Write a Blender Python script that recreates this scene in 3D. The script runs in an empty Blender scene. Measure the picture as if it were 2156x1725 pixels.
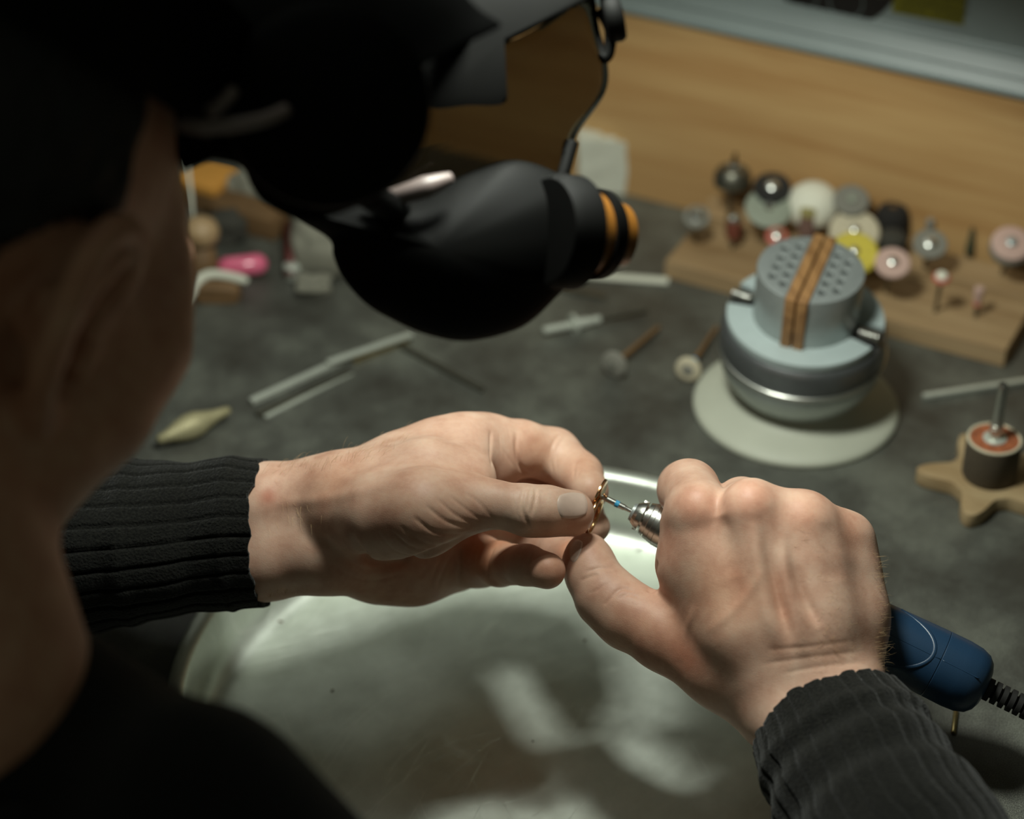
import bpy, bmesh, math, random
import numpy as np
from mathutils import Vector, Matrix
from mathutils.bvhtree import BVHTree

sc = bpy.context.scene
COL = sc.collection
PI = math.pi
random.seed(7)
rng = np.random.default_rng(7)

# ------------------------------------------------------------------ frame
# Everything is laid out in millimetres (x right, y away, z up from the bench top) and linked in metres with the bench top at 0.90 m.
FPX, PITCH, CAMH = 4491.0, math.radians(36), 696.0
C_ = np.array([0, 0, CAMH]); R_ = np.array([1.0, 0, 0])
F_ = np.array([0, math.cos(PITCH), -math.sin(PITCH)]); U_ = np.array([0, math.sin(PITCH), math.cos(PITCH)])
BENCH = 0.90


def ray(x, y): return F_ + (x - 1078) / FPX * R_ - (y - 862.5) / FPX * U_
def at(x, y, d): return C_ + ray(x, y) * d                       # point seen at a pixel, d mm along the view axis
def atz(x, y, z=0.0):                                            # point seen at a pixel on the level z
    r = ray(x, y); return C_ + r * ((z - CAMH) / r[2])
def M(p): return np.asarray(p, float) * 0.001 + np.array([0, 0, BENCH])
UB = np.array([0.891, -0.454, 0.0]); VB = np.array([0.454, 0.891, 0.0])   # along the bench, and away from the jeweller
def uvz(u, v, z): return UB * u + VB * v + np.array([0, 0, z])
def onv(x, y, v):                                                # point seen at a pixel on the upright plane v
    r = ray(x, y); return C_ + r * ((v - C_ @ VB) / (r @ VB))

# ------------------------------------------------------------------ camera
cam = bpy.data.objects.new('camera', bpy.data.cameras.new('camera'))
COL.objects.link(cam)
cam.location = M(C_); cam.rotation_euler = (PI / 2 - PITCH, 0, 0)
cam.data.sensor_width = 36; cam.data.sensor_fit = 'HORIZONTAL'; cam.data.lens = FPX * 36 / 2156
cam.data.clip_start = 0.05; cam.data.clip_end = 20
cam.data.dof.use_dof = True; cam.data.dof.focus_distance = 0.933; cam.data.dof.aperture_fstop = 4.3
sc.camera = cam

# ------------------------------------------------------------------ world, lamps, exposure
w = bpy.data.worlds.new('world'); sc.world = w; w.use_nodes = True
bg = w.node_tree.nodes['Background']
bg.inputs[0].default_value = (0.80, 0.88, 0.66, 1); bg.inputs[1].default_value = 0.06


def area(name, loc, target, size, power, col):
    l = bpy.data.lights.new(name, 'AREA'); l.shape = 'DISK'; l.size = size; l.energy = power; l.color = col
    o = bpy.data.objects.new(name, l); COL.objects.link(o)
    o.location = M(loc)
    d = Vector(M(target)) - Vector(M(loc)); o.rotation_euler = d.to_track_quat('-Z', 'Y').to_euler()
    return o


area('overhead_fill', (-450, 1250, 1450), (0, 750, 0), 0.8, 1.9, (0.95, 1.0, 0.90))  # added fill without a fixture, lifts the shadows in the pan


def spot(name, loc, power, deg, blend, size, col, aim=None):
    sp = bpy.data.lights.new(name, 'SPOT'); sp.energy = power; sp.color = col
    sp.spot_size = math.radians(deg); sp.spot_blend = blend; sp.shadow_soft_size = size
    o = bpy.data.objects.new(name, sp); COL.objects.link(o); o.location = M(loc)
    if aim is not None: o.rotation_euler = (Vector(aim) - Vector(loc)).to_track_quat('-Z', 'Y').to_euler()
    return o


spot('hooded_bench_lamp', (16, 772, 462), 8.2, 94, 0.10, 0.04, (0.95, 1.0, 0.90), (33, 827, 0))       # over the pan
#spot('rear_bench_lamp', (350, 1050, 330), 1.1, 120, 0.3, 0.025, (1.0, 0.97, 0.84), (120, 780, 40))   # low at the back right
sc.view_settings.view_transform = 'Standard'; sc.view_settings.look = 'None'
sc.view_settings.gamma = 1.0; sc.view_settings.use_curve_mapping = False
sc.view_settings.exposure = 0.0
sc.cycles.max_bounces = 8; sc.cycles.caustics_reflective = True; sc.cycles.blur_glossy = 0.5; sc.cycles.caustics_refractive = False
sc.cycles.sample_clamp_indirect = 4.0
sc.cycles.use_denoising = True

# ------------------------------------------------------------------ materials


def lin(c): return tuple(((x / 255) / 12.92 if x <= 10 else ((x / 255 + 0.055) / 1.055) ** 2.4) for x in c) + (1.0,)


def new_mat(name):
    m = bpy.data.materials.new(name); m.use_nodes = True
    return m, m.node_tree, m.node_tree.nodes['Principled BSDF']


def N(nt, t, **kw):
    n = nt.nodes.new(t)
    for k, v in kw.items():
        if k in n.inputs: n.inputs[k].default_value = v
        else: setattr(n, k, v)
    return n


def coords(nt, scale=(1, 1, 1), rot=(0, 0, 0)):
    tc = N(nt, 'ShaderNodeTexCoord'); src = tc.outputs['Object']
    if any(rot):
        m0 = N(nt, 'ShaderNodeMapping'); m0.inputs['Rotation'].default_value = rot
        nt.links.new(src, m0.inputs['Vector']); src = m0.outputs['Vector']
    mp = N(nt, 'ShaderNodeMapping'); mp.inputs['Scale'].default_value = scale
    nt.links.new(src, mp.inputs['Vector'])
    return mp.outputs['Vector']


def ramp(nt, fac, stops):
    r = N(nt, 'ShaderNodeValToRGB'); e = r.color_ramp.elements
    while len(e) < len(stops): e.new(0.5)
    for i, (p, c) in enumerate(stops): e[i].position = p; e[i].color = c
    nt.links.new(fac, r.inputs['Fac']); return r.outputs['Color']


def bump(nt, b, h, strength, dist):
    n = N(nt, 'ShaderNodeBump', Strength=strength, Distance=dist)
    nt.links.new(h, n.inputs['Height']); nt.links.new(n.outputs['Normal'], b.inputs['Normal'])
    return n


def plain(name, col, rough=0.5, metal=0.0, var=0.12, scale=60, bmp=0.0, col2=None, **kw):
    """A surface with slight mottling and grain."""
    m, nt, b = new_mat(name)
    v = coords(nt); nz = N(nt, 'ShaderNodeTexNoise', Scale=scale, Detail=4.0); nt.links.new(v, nz.inputs['Vector'])
    c = lin(col); d = lin(col2) if col2 else tuple(x * (1 - var) for x in c[:3]) + (1,)
    nt.links.new(ramp(nt, nz.outputs['Fac'], [(0.35, d), (0.65, c)]), b.inputs['Base Color'])
    b.inputs['Roughness'].default_value = rough; b.inputs['Metallic'].default_value = metal
    for k, val in kw.items(): b.inputs[k.replace('_', ' ')].default_value = val
    if bmp: bump(nt, b, nz.outputs['Fac'], 0.5, bmp)
    return m


def wood(name, c1, c2, rot=0.0, along=3.0, across=38.0, rough=0.5, bmp=0.0004, vert=None):
    m, nt, b = new_mat(name)
    v = coords(nt, (along, across, across if vert is None else vert), (0, 0, rot))
    n1 = N(nt, 'ShaderNodeTexNoise', Scale=1.0, Detail=5.0, Roughness=0.6, Distortion=0.6); nt.links.new(v, n1.inputs['Vector'])
    v2 = coords(nt, (along * 4, across * 9, across * 9), (0, 0, rot))
    n2 = N(nt, 'ShaderNodeTexNoise', Scale=1.0, Detail=3.0); nt.links.new(v2, n2.inputs['Vector'])
    mx = N(nt, 'ShaderNodeMath', operation='MULTIPLY_ADD'); mx.inputs[1].default_value = 0.25
    nt.links.new(n2.outputs['Fac'], mx.inputs[0])
    ml = N(nt, 'ShaderNodeMath', operation='MULTIPLY'); ml.inputs[1].default_value = 0.78
    nt.links.new(n1.outputs['Fac'], ml.inputs[0]); nt.links.new(ml.outputs[0], mx.inputs[2])
    nt.links.new(ramp(nt, mx.outputs[0], [(0.36, lin(c2)), (0.62, lin(c1))]), b.inputs['Base Color'])
    b.inputs['Roughness'].default_value = rough
    bump(nt, b, mx.outputs[0], 0.3, bmp)
    return m


MAT = {}
MAT['steel'] = plain('bright_steel', (215, 215, 208), 0.30, 1.0, 0.1, 300)
MAT['satin'] = plain('satin_aluminium', (172, 178, 176), 0.4, 0.6, 0.08, 200)
MAT['satin_dark'] = plain('dark_satin_metal', (122, 125, 126), 0.4, 0.75, 0.1, 200)
MAT['anod'] = plain('pale_blue_grey_anodised', (162, 174, 173), 0.5, 0.0, 0.05, 100)
MAT['white_pad'] = plain('off_white_rubber', (178, 180, 164), 0.55, 0.0, 0.06, 40)
MAT['gold'] = plain('rose_gold', (214, 168, 120), 0.16, 1.0, 0.06, 500)
MAT['brass'] = plain('dull_brass', (178, 160, 112), 0.35, 1.0, 0.2, 400)
MAT['brass_rough'] = plain('rough_brass', (180, 172, 134), 0.55, 0.4, 0.3, 900, 0.0006)
MAT['black'] = plain('black_plastic', (4, 4, 3), 0.68, 0.0, 0.2, 80, Specular_IOR_Level=0.1)
MAT['black_matt'] = plain('matt_black_rubber', (26, 25, 23), 0.7, 0.0, 0.3, 300)
MAT['dark_slot'] = plain('dark_slot', (14, 14, 12), 0.8)
MAT['blue'] = plain('dark_blue_plastic', (34, 60, 86), 0.34, 0.0, 0.12, 2500, 0.00004)
MAT['cyan'] = plain('light_blue_paint', (60, 160, 205), 0.4)
MAT['nail_metal'] = plain('grey_steel', (122, 120, 108), 0.4, 0.9, 0.25, 500)
MAT['file'] = plain('worn_file_steel', (204, 208, 196), 0.36, 0.4, 0.15, 500)
MAT['felt'] = plain('white_felt', (224, 222, 204), 0.9, 0.0, 0.08, 300, 0.0006)
MAT['cream'] = plain('cream_buff', (196, 186, 160), 0.85, 0.0, 0.12, 300, 0.0005)
MAT['yellow'] = plain('yellow_cotton', (206, 188, 74), 0.9, 0.0, 0.2, 300, 0.0006)
MAT['pink_wheel'] = plain('pale_pink_abrasive', (196, 164, 152), 0.8, 0.0, 0.12, 500, 0.0003)
MAT['grey_wheel'] = plain('grey_green_abrasive', (142, 148, 132), 0.7, 0.0, 0.1, 500, 0.0002)
MAT['grey_plain'] = plain('grey_abrasive', (124, 122, 112), 0.75, 0.0, 0.12, 500, 0.0002)
MAT['black_wheel'] = plain('black_bristle', (34, 31, 28), 0.9, 0.0, 0.4, 700, 0.001)
MAT['charcoal'] = plain('charcoal_brush', (62, 60, 52), 0.9, 0.0, 0.4, 700, 0.001)
MAT['redbrown'] = plain('red_brown_rubber', (112, 56, 38), 0.7, 0.0, 0.2, 300)
MAT['red'] = plain('red_ring', (190, 100, 84), 0.6)
MAT['tan'] = plain('olive_tan_felt', (150, 140, 88), 0.85, 0.0, 0.15, 400, 0.0003)
MAT['mauve'] = plain('mauve_brown_rubber', (120, 92, 82), 0.8, 0.0, 0.15, 300)
MAT['green_dark'] = plain('dark_green_stone', (62, 72, 54), 0.7)
MAT['drum_side'] = plain('brown_abrasive_sleeve', (84, 74, 58), 0.95, 0.0, 0.3, 900, 0.0004)
MAT['drum_top'] = plain('rusty_rubber', (160, 90, 54), 0.85, 0.0, 0.45, 350, 0.0006)
MAT['grey_case'] = plain('light_grey_casing', (130, 140, 138), 0.4, 0.0, 0.08, 25)
MAT['sticker_yellow'] = plain('yellow_sticker', (112, 106, 18), 0.5, 0.0, 0.1, 60)
MAT['label_black'] = plain('black_label', (28, 24, 22), 0.45)
MAT['ring_grey'] = plain('grey_print', (118, 128, 126), 0.5)
MAT['ink'] = plain('dark_ink', (38, 40, 14), 0.6)
MAT['paper'] = plain('white_paper', (206, 206, 190), 0.8, 0.0, 0.06, 55, 0.003)
MAT['pink'] = plain('glossy_pink_plastic', (226, 110, 140), 0.2, 0.0, 0.2, 60)
MAT['ochre'] = plain('ochre_card', (206, 146, 64), 0.7, 0.0, 0.08, 40)
MAT['brown'] = plain('dull_brown', (112, 84, 52), 0.7, 0.0, 0.2, 60)
MAT['dull_red'] = plain('dull_red_plastic', (92, 34, 28), 0.5)
MAT['cloth_grey'] = plain('grey_cloth', (128, 126, 112), 0.9, 0.0, 0.2, 80)
MAT['visor_grey'] = plain('spring_and_reflection_grey', (122, 108, 104), 0.45, 0.0)
MAT['amber'] = plain('amber_plastic', (120, 78, 30), 0.25, 0.0, 0.1, 60)
MAT['hair'] = plain('dark_hair', (20, 18, 14), 0.65, 0.0, 0.5, 500, 0.001)
MAT['eye'] = plain('eye_white', (200, 195, 185), 0.2)
MAT['body_hair'] = plain('blond_hair', (226, 194, 146), 0.5)

MAT['wood_board'] = wood('beech_laminate', (192, 156, 106), (168, 126, 78), math.radians(27), 2.6, 40, 0.45, 0.0001)
MAT['wood_block'] = wood('walnut_block', (168, 142, 106), (130, 102, 68), math.radians(27), 5, 90, 0.55)
MAT['wood_slat'] = wood('clamp_hardwood', (156, 116, 72), (110, 76, 42), math.radians(70), 8, 160, 0.55)
MAT['wood_star'] = wood('pale_knob_wood', (168, 146, 110), (138, 112, 76), 0.3, 10, 70, 0.6)


def bench_mat():
    m, nt, b = new_mat('dark_grey_laminate')
    v = coords(nt)
    n1 = N(nt, 'ShaderNodeTexNoise', Scale=22.0, Detail=6.0, Roughness=0.65); nt.links.new(v, n1.inputs['Vector'])
    n2 = N(nt, 'ShaderNodeTexNoise', Scale=1900.0, Detail=2.0); nt.links.new(v, n2.inputs['Vector'])
    a = ramp(nt, n1.outputs['Fac'], [(0.34, lin((52, 50, 44))), (0.5, lin((70, 70, 64))), (0.66, lin((92, 93, 85)))])
    s = ramp(nt, n2.outputs['Fac'], [(0.40, (0.45, 0.45, 0.45, 1)), (0.62, (1.7, 1.74, 1.7, 1))])
    mx = N(nt, 'ShaderNodeMix', data_type='RGBA', blend_type='MULTIPLY'); mx.inputs[0].default_value = 1.0
    nt.links.new(a, mx.inputs[6]); nt.links.new(s, mx.inputs[7])
    nt.links.new(mx.outputs[2], b.inputs['Base Color'])
    b.inputs['Roughness'].default_value = 0.44; b.inputs['Specular IOR Level'].default_value = 0.9
    bump(nt, b, n2.outputs['Fac'], 0.8, 0.00018)
    return m


MAT['bench'] = bench_mat()


def tray_mat():
    m, nt, b = new_mat('scratched_tray_steel')
    b.inputs['Metallic'].default_value = 0.74
    v = coords(nt)
    n0 = N(nt, 'ShaderNodeTexNoise', Scale=30.0, Detail=5.0, Roughness=0.6); nt.links.new(v, n0.inputs['Vector'])
    nt.links.new(ramp(nt, n0.outputs['Fac'], [(0.3, lin((198, 203, 192))), (0.7, lin((226, 232, 222)))]), b.inputs['Base Color'])
    hs = []
    for i, (ang, sx, sy, th) in enumerate([(-0.9, 10, 1000, 0.665), (-0.35, 12, 1300, 0.675), (-1.9, 14, 1200, 0.69), (-1.2, 9, 900, 0.67), (-0.6, 16, 1500, 0.67)]):
        vv = coords(nt, (sx, sy, 20), (0, 0, ang))
        nn = N(nt, 'ShaderNodeTexNoise', Scale=1.0, Detail=2.0, Roughness=0.5); nt.links.new(vv, nn.inputs['Vector'])
        hs.append(ramp(nt, nn.outputs['Fac'], [(th, (0, 0, 0, 1)), (th + 0.05, (1, 1, 1, 1))]))
    vf = coords(nt, (60, 1800, 30), (0, 0, 1.0))
    nf = N(nt, 'ShaderNodeTexNoise', Scale=1.0, Detail=3.0); nt.links.new(vf, nf.inputs['Vector'])
    acc = None
    for h in hs:
        if acc is None: acc = h; continue
        ad = N(nt, 'ShaderNodeMath', operation='MAXIMUM'); nt.links.new(acc, ad.inputs[0]); nt.links.new(h, ad.inputs[1]); acc = ad.outputs[0]
    ad = N(nt, 'ShaderNodeMath', operation='MULTIPLY_ADD'); ad.inputs[1].default_value = 0.35
    nt.links.new(nf.outputs['Fac'], ad.inputs[0]); nt.links.new(acc, ad.inputs[2])
    bump(nt, b, ad.outputs[0], 0.7, 0.00010)
    mxs = N(nt, 'ShaderNodeMix', data_type='RGBA'); mxs.inputs[7].default_value = lin((238, 240, 232))       # bare bright metal in the scratches
    old = b.inputs['Base Color'].links[0].from_socket
    msc = N(nt, 'ShaderNodeMath', operation='MULTIPLY'); msc.inputs[1].default_value = 0.45; nt.links.new(acc, msc.inputs[0])
    nt.links.new(msc.outputs[0], mxs.inputs[0]); nt.links.new(old, mxs.inputs[6]); nt.links.new(mxs.outputs[2], b.inputs['Base Color'])
    r = N(nt, 'ShaderNodeMapRange'); r.inputs[3].default_value = 0.34; r.inputs[4].default_value = 0.48
    nt.links.new(n0.outputs['Fac'], r.inputs[0]); nt.links.new(r.outputs[0], b.inputs['Roughness'])
    return m


MAT['tray'] = tray_mat()


def skin_mat():
    m, nt, b = new_mat('skin')
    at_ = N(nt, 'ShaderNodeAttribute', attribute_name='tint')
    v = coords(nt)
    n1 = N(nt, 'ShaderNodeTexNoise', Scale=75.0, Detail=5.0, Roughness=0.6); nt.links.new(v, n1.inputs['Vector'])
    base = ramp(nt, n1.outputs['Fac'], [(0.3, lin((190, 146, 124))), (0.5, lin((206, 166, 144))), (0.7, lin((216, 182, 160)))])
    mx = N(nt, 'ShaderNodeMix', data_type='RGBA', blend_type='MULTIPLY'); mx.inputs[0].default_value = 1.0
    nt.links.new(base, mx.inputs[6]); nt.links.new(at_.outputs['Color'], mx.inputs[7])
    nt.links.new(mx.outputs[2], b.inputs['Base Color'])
    b.inputs['Roughness'].default_value = 0.5
    b.inputs['Specular IOR Level'].default_value = 0.4
    b.inputs['Subsurface Weight'].default_value = 0.12
    b.inputs['Subsurface Radius'].default_value = (1.0, 0.36, 0.18); b.inputs['Subsurface Scale'].default_value = 0.003
    vo = N(nt, 'ShaderNodeTexVoronoi', Scale=1150.0, feature='DISTANCE_TO_EDGE')
    nd = N(nt, 'ShaderNodeTexNoise', Scale=260.0, Detail=2.0); nt.links.new(v, nd.inputs['Vector'])
    vm = N(nt, 'ShaderNodeVectorMath', operation='MULTIPLY_ADD'); vm.inputs[1].default_value = (0.002, 0.002, 0.002)
    nt.links.new(nd.outputs['Color'], vm.inputs[0]); nt.links.new(v, vm.inputs[2]); nt.links.new(vm.outputs[0], vo.inputs['Vector'])
    mr = N(nt, 'ShaderNodeMapRange'); mr.inputs[1].default_value = 0.0; mr.inputs[2].default_value = 0.22
    nt.links.new(vo.outputs['Distance'], mr.inputs[0])
    vw = coords(nt, (120, 600, 300), (0, 0, 0.5))
    nw = N(nt, 'ShaderNodeTexNoise', Scale=1.0, Detail=4.0, Roughness=0.65); nt.links.new(vw, nw.inputs['Vector'])
    ad = N(nt, 'ShaderNodeMath', operation='MULTIPLY_ADD'); ad.inputs[1].default_value = 1.6
    mh = N(nt, 'ShaderNodeMath', operation='MULTIPLY'); mh.inputs[1].default_value = 0.5; nt.links.new(mr.outputs[0], mh.inputs[0])
    nt.links.new(nw.outputs['Fac'], ad.inputs[0]); nt.links.new(mh.outputs[0], ad.inputs[2])
    bump(nt, b, ad.outputs[0], 0.32, 0.00011)
    return m


MAT['skin'] = skin_mat()
MAT['nail'] = plain('fingernail', (216, 190, 174), 0.34, 0.0, 0.06, 300, 0.00003)


def knit_mat():
    m, nt, b = new_mat('black_knit')
    v = coords(nt)
    n1 = N(nt, 'ShaderNodeTexNoise', Scale=900.0, Detail=3.0); nt.links.new(v, n1.inputs['Vector'])
    n2 = N(nt, 'ShaderNodeTexNoise', Scale=40.0, Detail=3.0); nt.links.new(v, n2.inputs['Vector'])
    nt.links.new(ramp(nt, n1.outputs['Fac'], [(0.35, lin((9, 9, 7))), (0.7, lin((27, 27, 23)))]), b.inputs['Base Color'])
    b.inputs['Roughness'].default_value = 0.95; b.inputs['Specular IOR Level'].default_value = 0.15
    b.inputs['Sheen Weight'].default_value = 0.12; b.inputs['Sheen Roughness'].default_value = 0.5
    ad = N(nt, 'ShaderNodeMath', operation='ADD'); nt.links.new(n1.outputs['Fac'], ad.inputs[0]); nt.links.new(n2.outputs['Fac'], ad.inputs[1])
    bump(nt, b, ad.outputs[0], 0.8, 0.0012)
    return m


MAT['knit'] = knit_mat()


def glass_mat(name, col, rough=0.05, ior=1.3):
    m, nt, b = new_mat(name)
    v = coords(nt); nz = N(nt, 'ShaderNodeTexNoise', Scale=30.0, Detail=3.0); nt.links.new(v, nz.inputs['Vector'])
    c = lin(col)
    nt.links.new(ramp(nt, nz.outputs['Fac'], [(0.3, tuple(x * 0.9 for x in c[:3]) + (1,)), (0.7, c)]), b.inputs['Base Color'])
    b.inputs['Transmission Weight'].default_value = 1.0
    b.inputs['Roughness'].default_value = rough; b.inputs['IOR'].default_value = ior
    return m


MAT['visor_lens'] = glass_mat('smoked_visor_lens', (118, 110, 96))
MAT['amber_lens'] = glass_mat('amber_lens', (170, 130, 70))
MAT['pink_glass'] = MAT['pink']

# ------------------------------------------------------------------ builders


def link(name, V, Fc, mat, parent=None, smooth=True, root=None, sharp=None):
    """One mesh object; V in bench millimetres. Under a parent its origin sits at the thing's base."""
    V = np.asarray(V, float)
    if parent is not None: base = np.array(parent['_base']) if '_base' in parent else np.zeros(3)
    else: base = np.asarray(root if root is not None else (V.min(0) * [.5, .5, 1] + V.max(0) * [.5, .5, 0]), float)
    me = bpy.data.meshes.new(name)
    me.from_pydata(((V - base) * 0.001).tolist(), [], [tuple(int(i) for i in f) for f in Fc])
    me.materials.append(mat)
    if smooth:
        me.polygons.foreach_set('use_smooth', np.ones(len(me.polygons), bool))
        if sharp: me.set_sharp_from_angle(angle=math.radians(sharp))
    me.update()
    o = bpy.data.objects.new(name, me); COL.objects.link(o)
    if parent is not None:
        o.parent = parent; o['_base'] = [float(x) for x in base]
    else:
        o.location = M(base); o['_base'] = [float(x) for x in base]
    return o


def thing(name, label, cat, base, group=None):
    o = bpy.data.objects.new(name, None); COL.objects.link(o)
    o.empty_display_size = 0.01
    o.location = M(base); o['_base'] = [float(x) for x in base]
    o['label'] = label; o['category'] = cat
    if group: o['group'] = group
    return o


def tag(o, label, cat, group=None, kind=None):
    o['label'] = label; o['category'] = cat
    if group: o['group'] = group
    if kind: o['kind'] = kind
    return o


def basis(d):
    d = np.asarray(d, float); d = d / np.linalg.norm(d)
    a = np.array([0, 0, 1.0]) if abs(d[2]) < 0.9 else np.array([1.0, 0, 0])
    x = np.cross(a, d); x /= np.linalg.norm(x); y = np.cross(d, x)
    return x, y, d


class G:
    """Collects vertices and faces."""
    def __init__(s): s.V = []; s.F = []
    def add(s, V, F):
        n = len(s.V); s.V += [tuple(p) for p in V]; s.F += [tuple(i + n for i in f) for f in F]; return s


def lathe(prof, base, axis=(0, 0, 1), seg=40, g=None, close=False):
    """prof: (height, radius) along the axis from base."""
    g = g or G(); x, y, d = basis(axis); base = np.asarray(base, float)
    V = []; F = []
    n = len(prof)
    for h, r in prof:
        for k in range(seg):
            a = 2 * PI * k / seg
            V.append(base + d * h + (x * math.cos(a) + y * math.sin(a)) * max(r, 1e-3))
    for i in range(n - 1 + (1 if close else 0)):
        for k in range(seg):
            j = (i + 1) % n; k2 = (k + 1) % seg
            F.append((i * seg + k, i * seg + k2, j * seg + k2, j * seg + k))
    if not close:
        F.append(tuple(range(seg))[::-1]); F.append(tuple((n - 1) * seg + k for k in range(seg)))
    return g.add(V, F)


def tube(P, r, seg=10, g=None, flat=None):
    """A round tube along points P (r: one radius or one per point)."""
    g = g or G(); P = np.asarray(P, float); n = len(P)
    rr = np.full(n, r) if np.isscalar(r) else np.asarray(r, float)
    T = np.gradient(P, axis=0); T /= np.linalg.norm(T, axis=1)[:, None]
    x, y, _ = basis(T[0]); V = []; F = []
    for i in range(n):
        x = x - T[i] * (x @ T[i]); x /= np.linalg.norm(x); y = np.cross(T[i], x)
        for k in range(seg):
            a = 2 * PI * k / seg; V.append(P[i] + (x * math.cos(a) + y * math.sin(a)) * rr[i])
    for i in range(n - 1):
        for k in range(seg):
            k2 = (k + 1) % seg; F.append((i * seg + k, i * seg + k2, (i + 1) * seg + k2, (i + 1) * seg + k))
    F.append(tuple(range(seg))[::-1]); F.append(tuple((n - 1) * seg + k for k in range(seg)))
    return g.add(V, F)


def box(c, ax, half, bev=0.0, g=None, seg=2):
    """A box with bevelled edges: centre c, axes ax (3 rows), half sizes."""
    g = g or G(); bm = bmesh.new(); bmesh.ops.create_cube(bm, size=2)
    for v in bm.verts: v.co = Vector((v.co.x * half[0], v.co.y * half[1], v.co.z * half[2]))
    if bev: bmesh.ops.bevel(bm, geom=bm.edges[:], offset=bev, segments=seg, affect='EDGES', profile=0.6)
    bm.verts.index_update()
    A = np.asarray(ax, float); c = np.asarray(c, float)
    V = [c + A[0] * v.co.x + A[1] * v.co.y + A[2] * v.co.z for v in bm.verts]
    F = [tuple(v.index for v in f.verts) for f in bm.faces]; bm.free()
    return g.add(V, F)


def prism(poly, z0, z1, bev=0.0, g=None, ax=None, org=(0, 0, 0)):
    """A polygon (2-D) extruded from z0 to z1, optional bevel; ax/org place it."""
    g = g or G(); bm = bmesh.new()
    lo = [bm.verts.new((p[0], p[1], z0)) for p in poly]; hi = [bm.verts.new((p[0], p[1], z1)) for p in poly]
    n = len(poly)
    bm.faces.new(lo[::-1]); bm.faces.new(hi)
    for i in range(n): bm.faces.new((lo[i], lo[(i + 1) % n], hi[(i + 1) % n], hi[i]))
    bmesh.ops.recalc_face_normals(bm, faces=bm.faces[:])
    if bev: bmesh.ops.bevel(bm, geom=[e for e in bm.edges if abs(e.verts[0].co.z - e.verts[1].co.z) < 1e-6], offset=bev, segments=2, affect='EDGES', profile=0.6)
    bm.verts.index_update()
    A = np.eye(3) if ax is None else np.asarray(ax, float); org = np.asarray(org, float)
    V = [org + A[0] * v.co.x + A[1] * v.co.y + A[2] * v.co.z for v in bm.verts]
    F = [tuple(v.index for v in f.verts) for f in bm.faces]; bm.free()
    return g.add(V, F)


def torus(c, axis, Rm, r, seg=48, sub=8, g=None, sx=1.0, arc=None):
    g = g or G(); x, y, d = basis(axis); c = np.asarray(c, float); V = []; F = []
    a0, a1 = arc if arc else (0, 2 * PI); full = arc is None
    n = seg if full else seg + 1
    for i in range(n):
        a = a0 + (a1 - a0) * i / seg; e = x * math.cos(a) * sx + y * math.sin(a)
        for k in range(sub):
            b = 2 * PI * k / sub; V.append(c + e * (Rm + r * math.cos(b)) + d * r * math.sin(b))
    for i in range(n if full else n - 1):
        j = (i + 1) % n
        for k in range(sub): k2 = (k + 1) % sub; F.append((i * sub + k, j * sub + k, j * sub + k2, i * sub + k2))
    if not full: F.append(tuple(range(sub))); F.append(tuple((n - 1) * sub + k for k in range(sub))[::-1])
    return g.add(V, F)


def smooth_line(P, k=4):
    P = np.asarray(P, float); n = len(P)
    if n < 3: return np.array([P[0] + (P[-1] - P[0]) * t for t in np.linspace(0, 1, 8)])
    out = []
    for i in range(n - 1):
        p0, p1, p2, p3 = P[max(i - 1, 0)], P[i], P[i + 1], P[min(i + 2, n - 1)]
        for t in np.arange(k) / k:
            out.append(.5 * (2 * p1 + (p2 - p0) * t + (2 * p0 - 5 * p1 + 4 * p2 - p3) * t * t + (3 * p1 - p0 - 3 * p2 + p3) * t ** 3))
    out.append(P[-1]); return np.array(out)


AXB = np.array([UB, VB, [0, 0, 1.0]])     # bench axes
# ================================================================== SETTING: workbench, tray, shelf, machine
def slabz(name, c, ax, half, mat):
    g = box(c, ax, half, 0); o = link(name, g.V, g.F, mat, smooth=False); o['kind'] = 'structure'; return o
MAT['floor'] = plain('grey_floor', (92, 90, 84), 0.7, 0, 0.2, 8); MAT['wall'] = plain('plaster_wall', (150, 148, 138), 0.9, 0, 0.08, 6)
slabz('floor', (0, 600, -910), AXB, (1900, 1900, 10), MAT['floor'])
slabz('wall_back', uvz(-270, 1460, 300), AXB, (1900, 10, 1200), MAT['wall'])
slabz('wall_left', uvz(-1400, 600, 300), AXB, (10, 850, 1200), MAT['wall'])
bench = thing('workbench', 'jeweller workbench with dark grey mottled laminate top around the round metal pan', 'workbench', uvz(-300, 480, -30))
TC = np.array([10.0, 735.0]); LIP = 171.0
g = G()
nseg = 96; rect = (-900.0, 700.0, 480.0, 1130.0)
ring_t = []; rect_t = []
cu, cv = np.array([*TC, 0]) @ UB, np.array([*TC, 0]) @ VB
for k in range(nseg):
    a = 2 * PI * k / nseg; du, dv = math.cos(a), math.sin(a)
    ring_t.append(uvz(cu + du * (LIP - 4), cv + dv * (LIP - 4), 0))
    ts = []
    if du > 1e-9: ts.append((rect[1] - cu) / du)
    if du < -1e-9: ts.append((rect[0] - cu) / du)
    if dv > 1e-9: ts.append((rect[3] - cv) / dv)
    if dv < -1e-9: ts.append((rect[2] - cv) / dv)
    t = min(ts); rect_t.append(uvz(cu + du * t, cv + dv * t, 0))
V = ring_t + rect_t + [p - [0, 0, 30] for p in ring_t] + [p - [0, 0, 30] for p in rect_t]
Fc = []
for k in range(nseg):
    j = (k + 1) % nseg
    Fc += [(k, nseg + k, nseg + j, j), (2 * nseg + k, 2 * nseg + j, 3 * nseg + j, 3 * nseg + k),
           (k, j, 2 * nseg + j, 2 * nseg + k), (nseg + k, 3 * nseg + k, 3 * nseg + j, nseg + j)]
link('worktop', V, Fc, MAT['bench'], bench, smooth=False)
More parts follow.
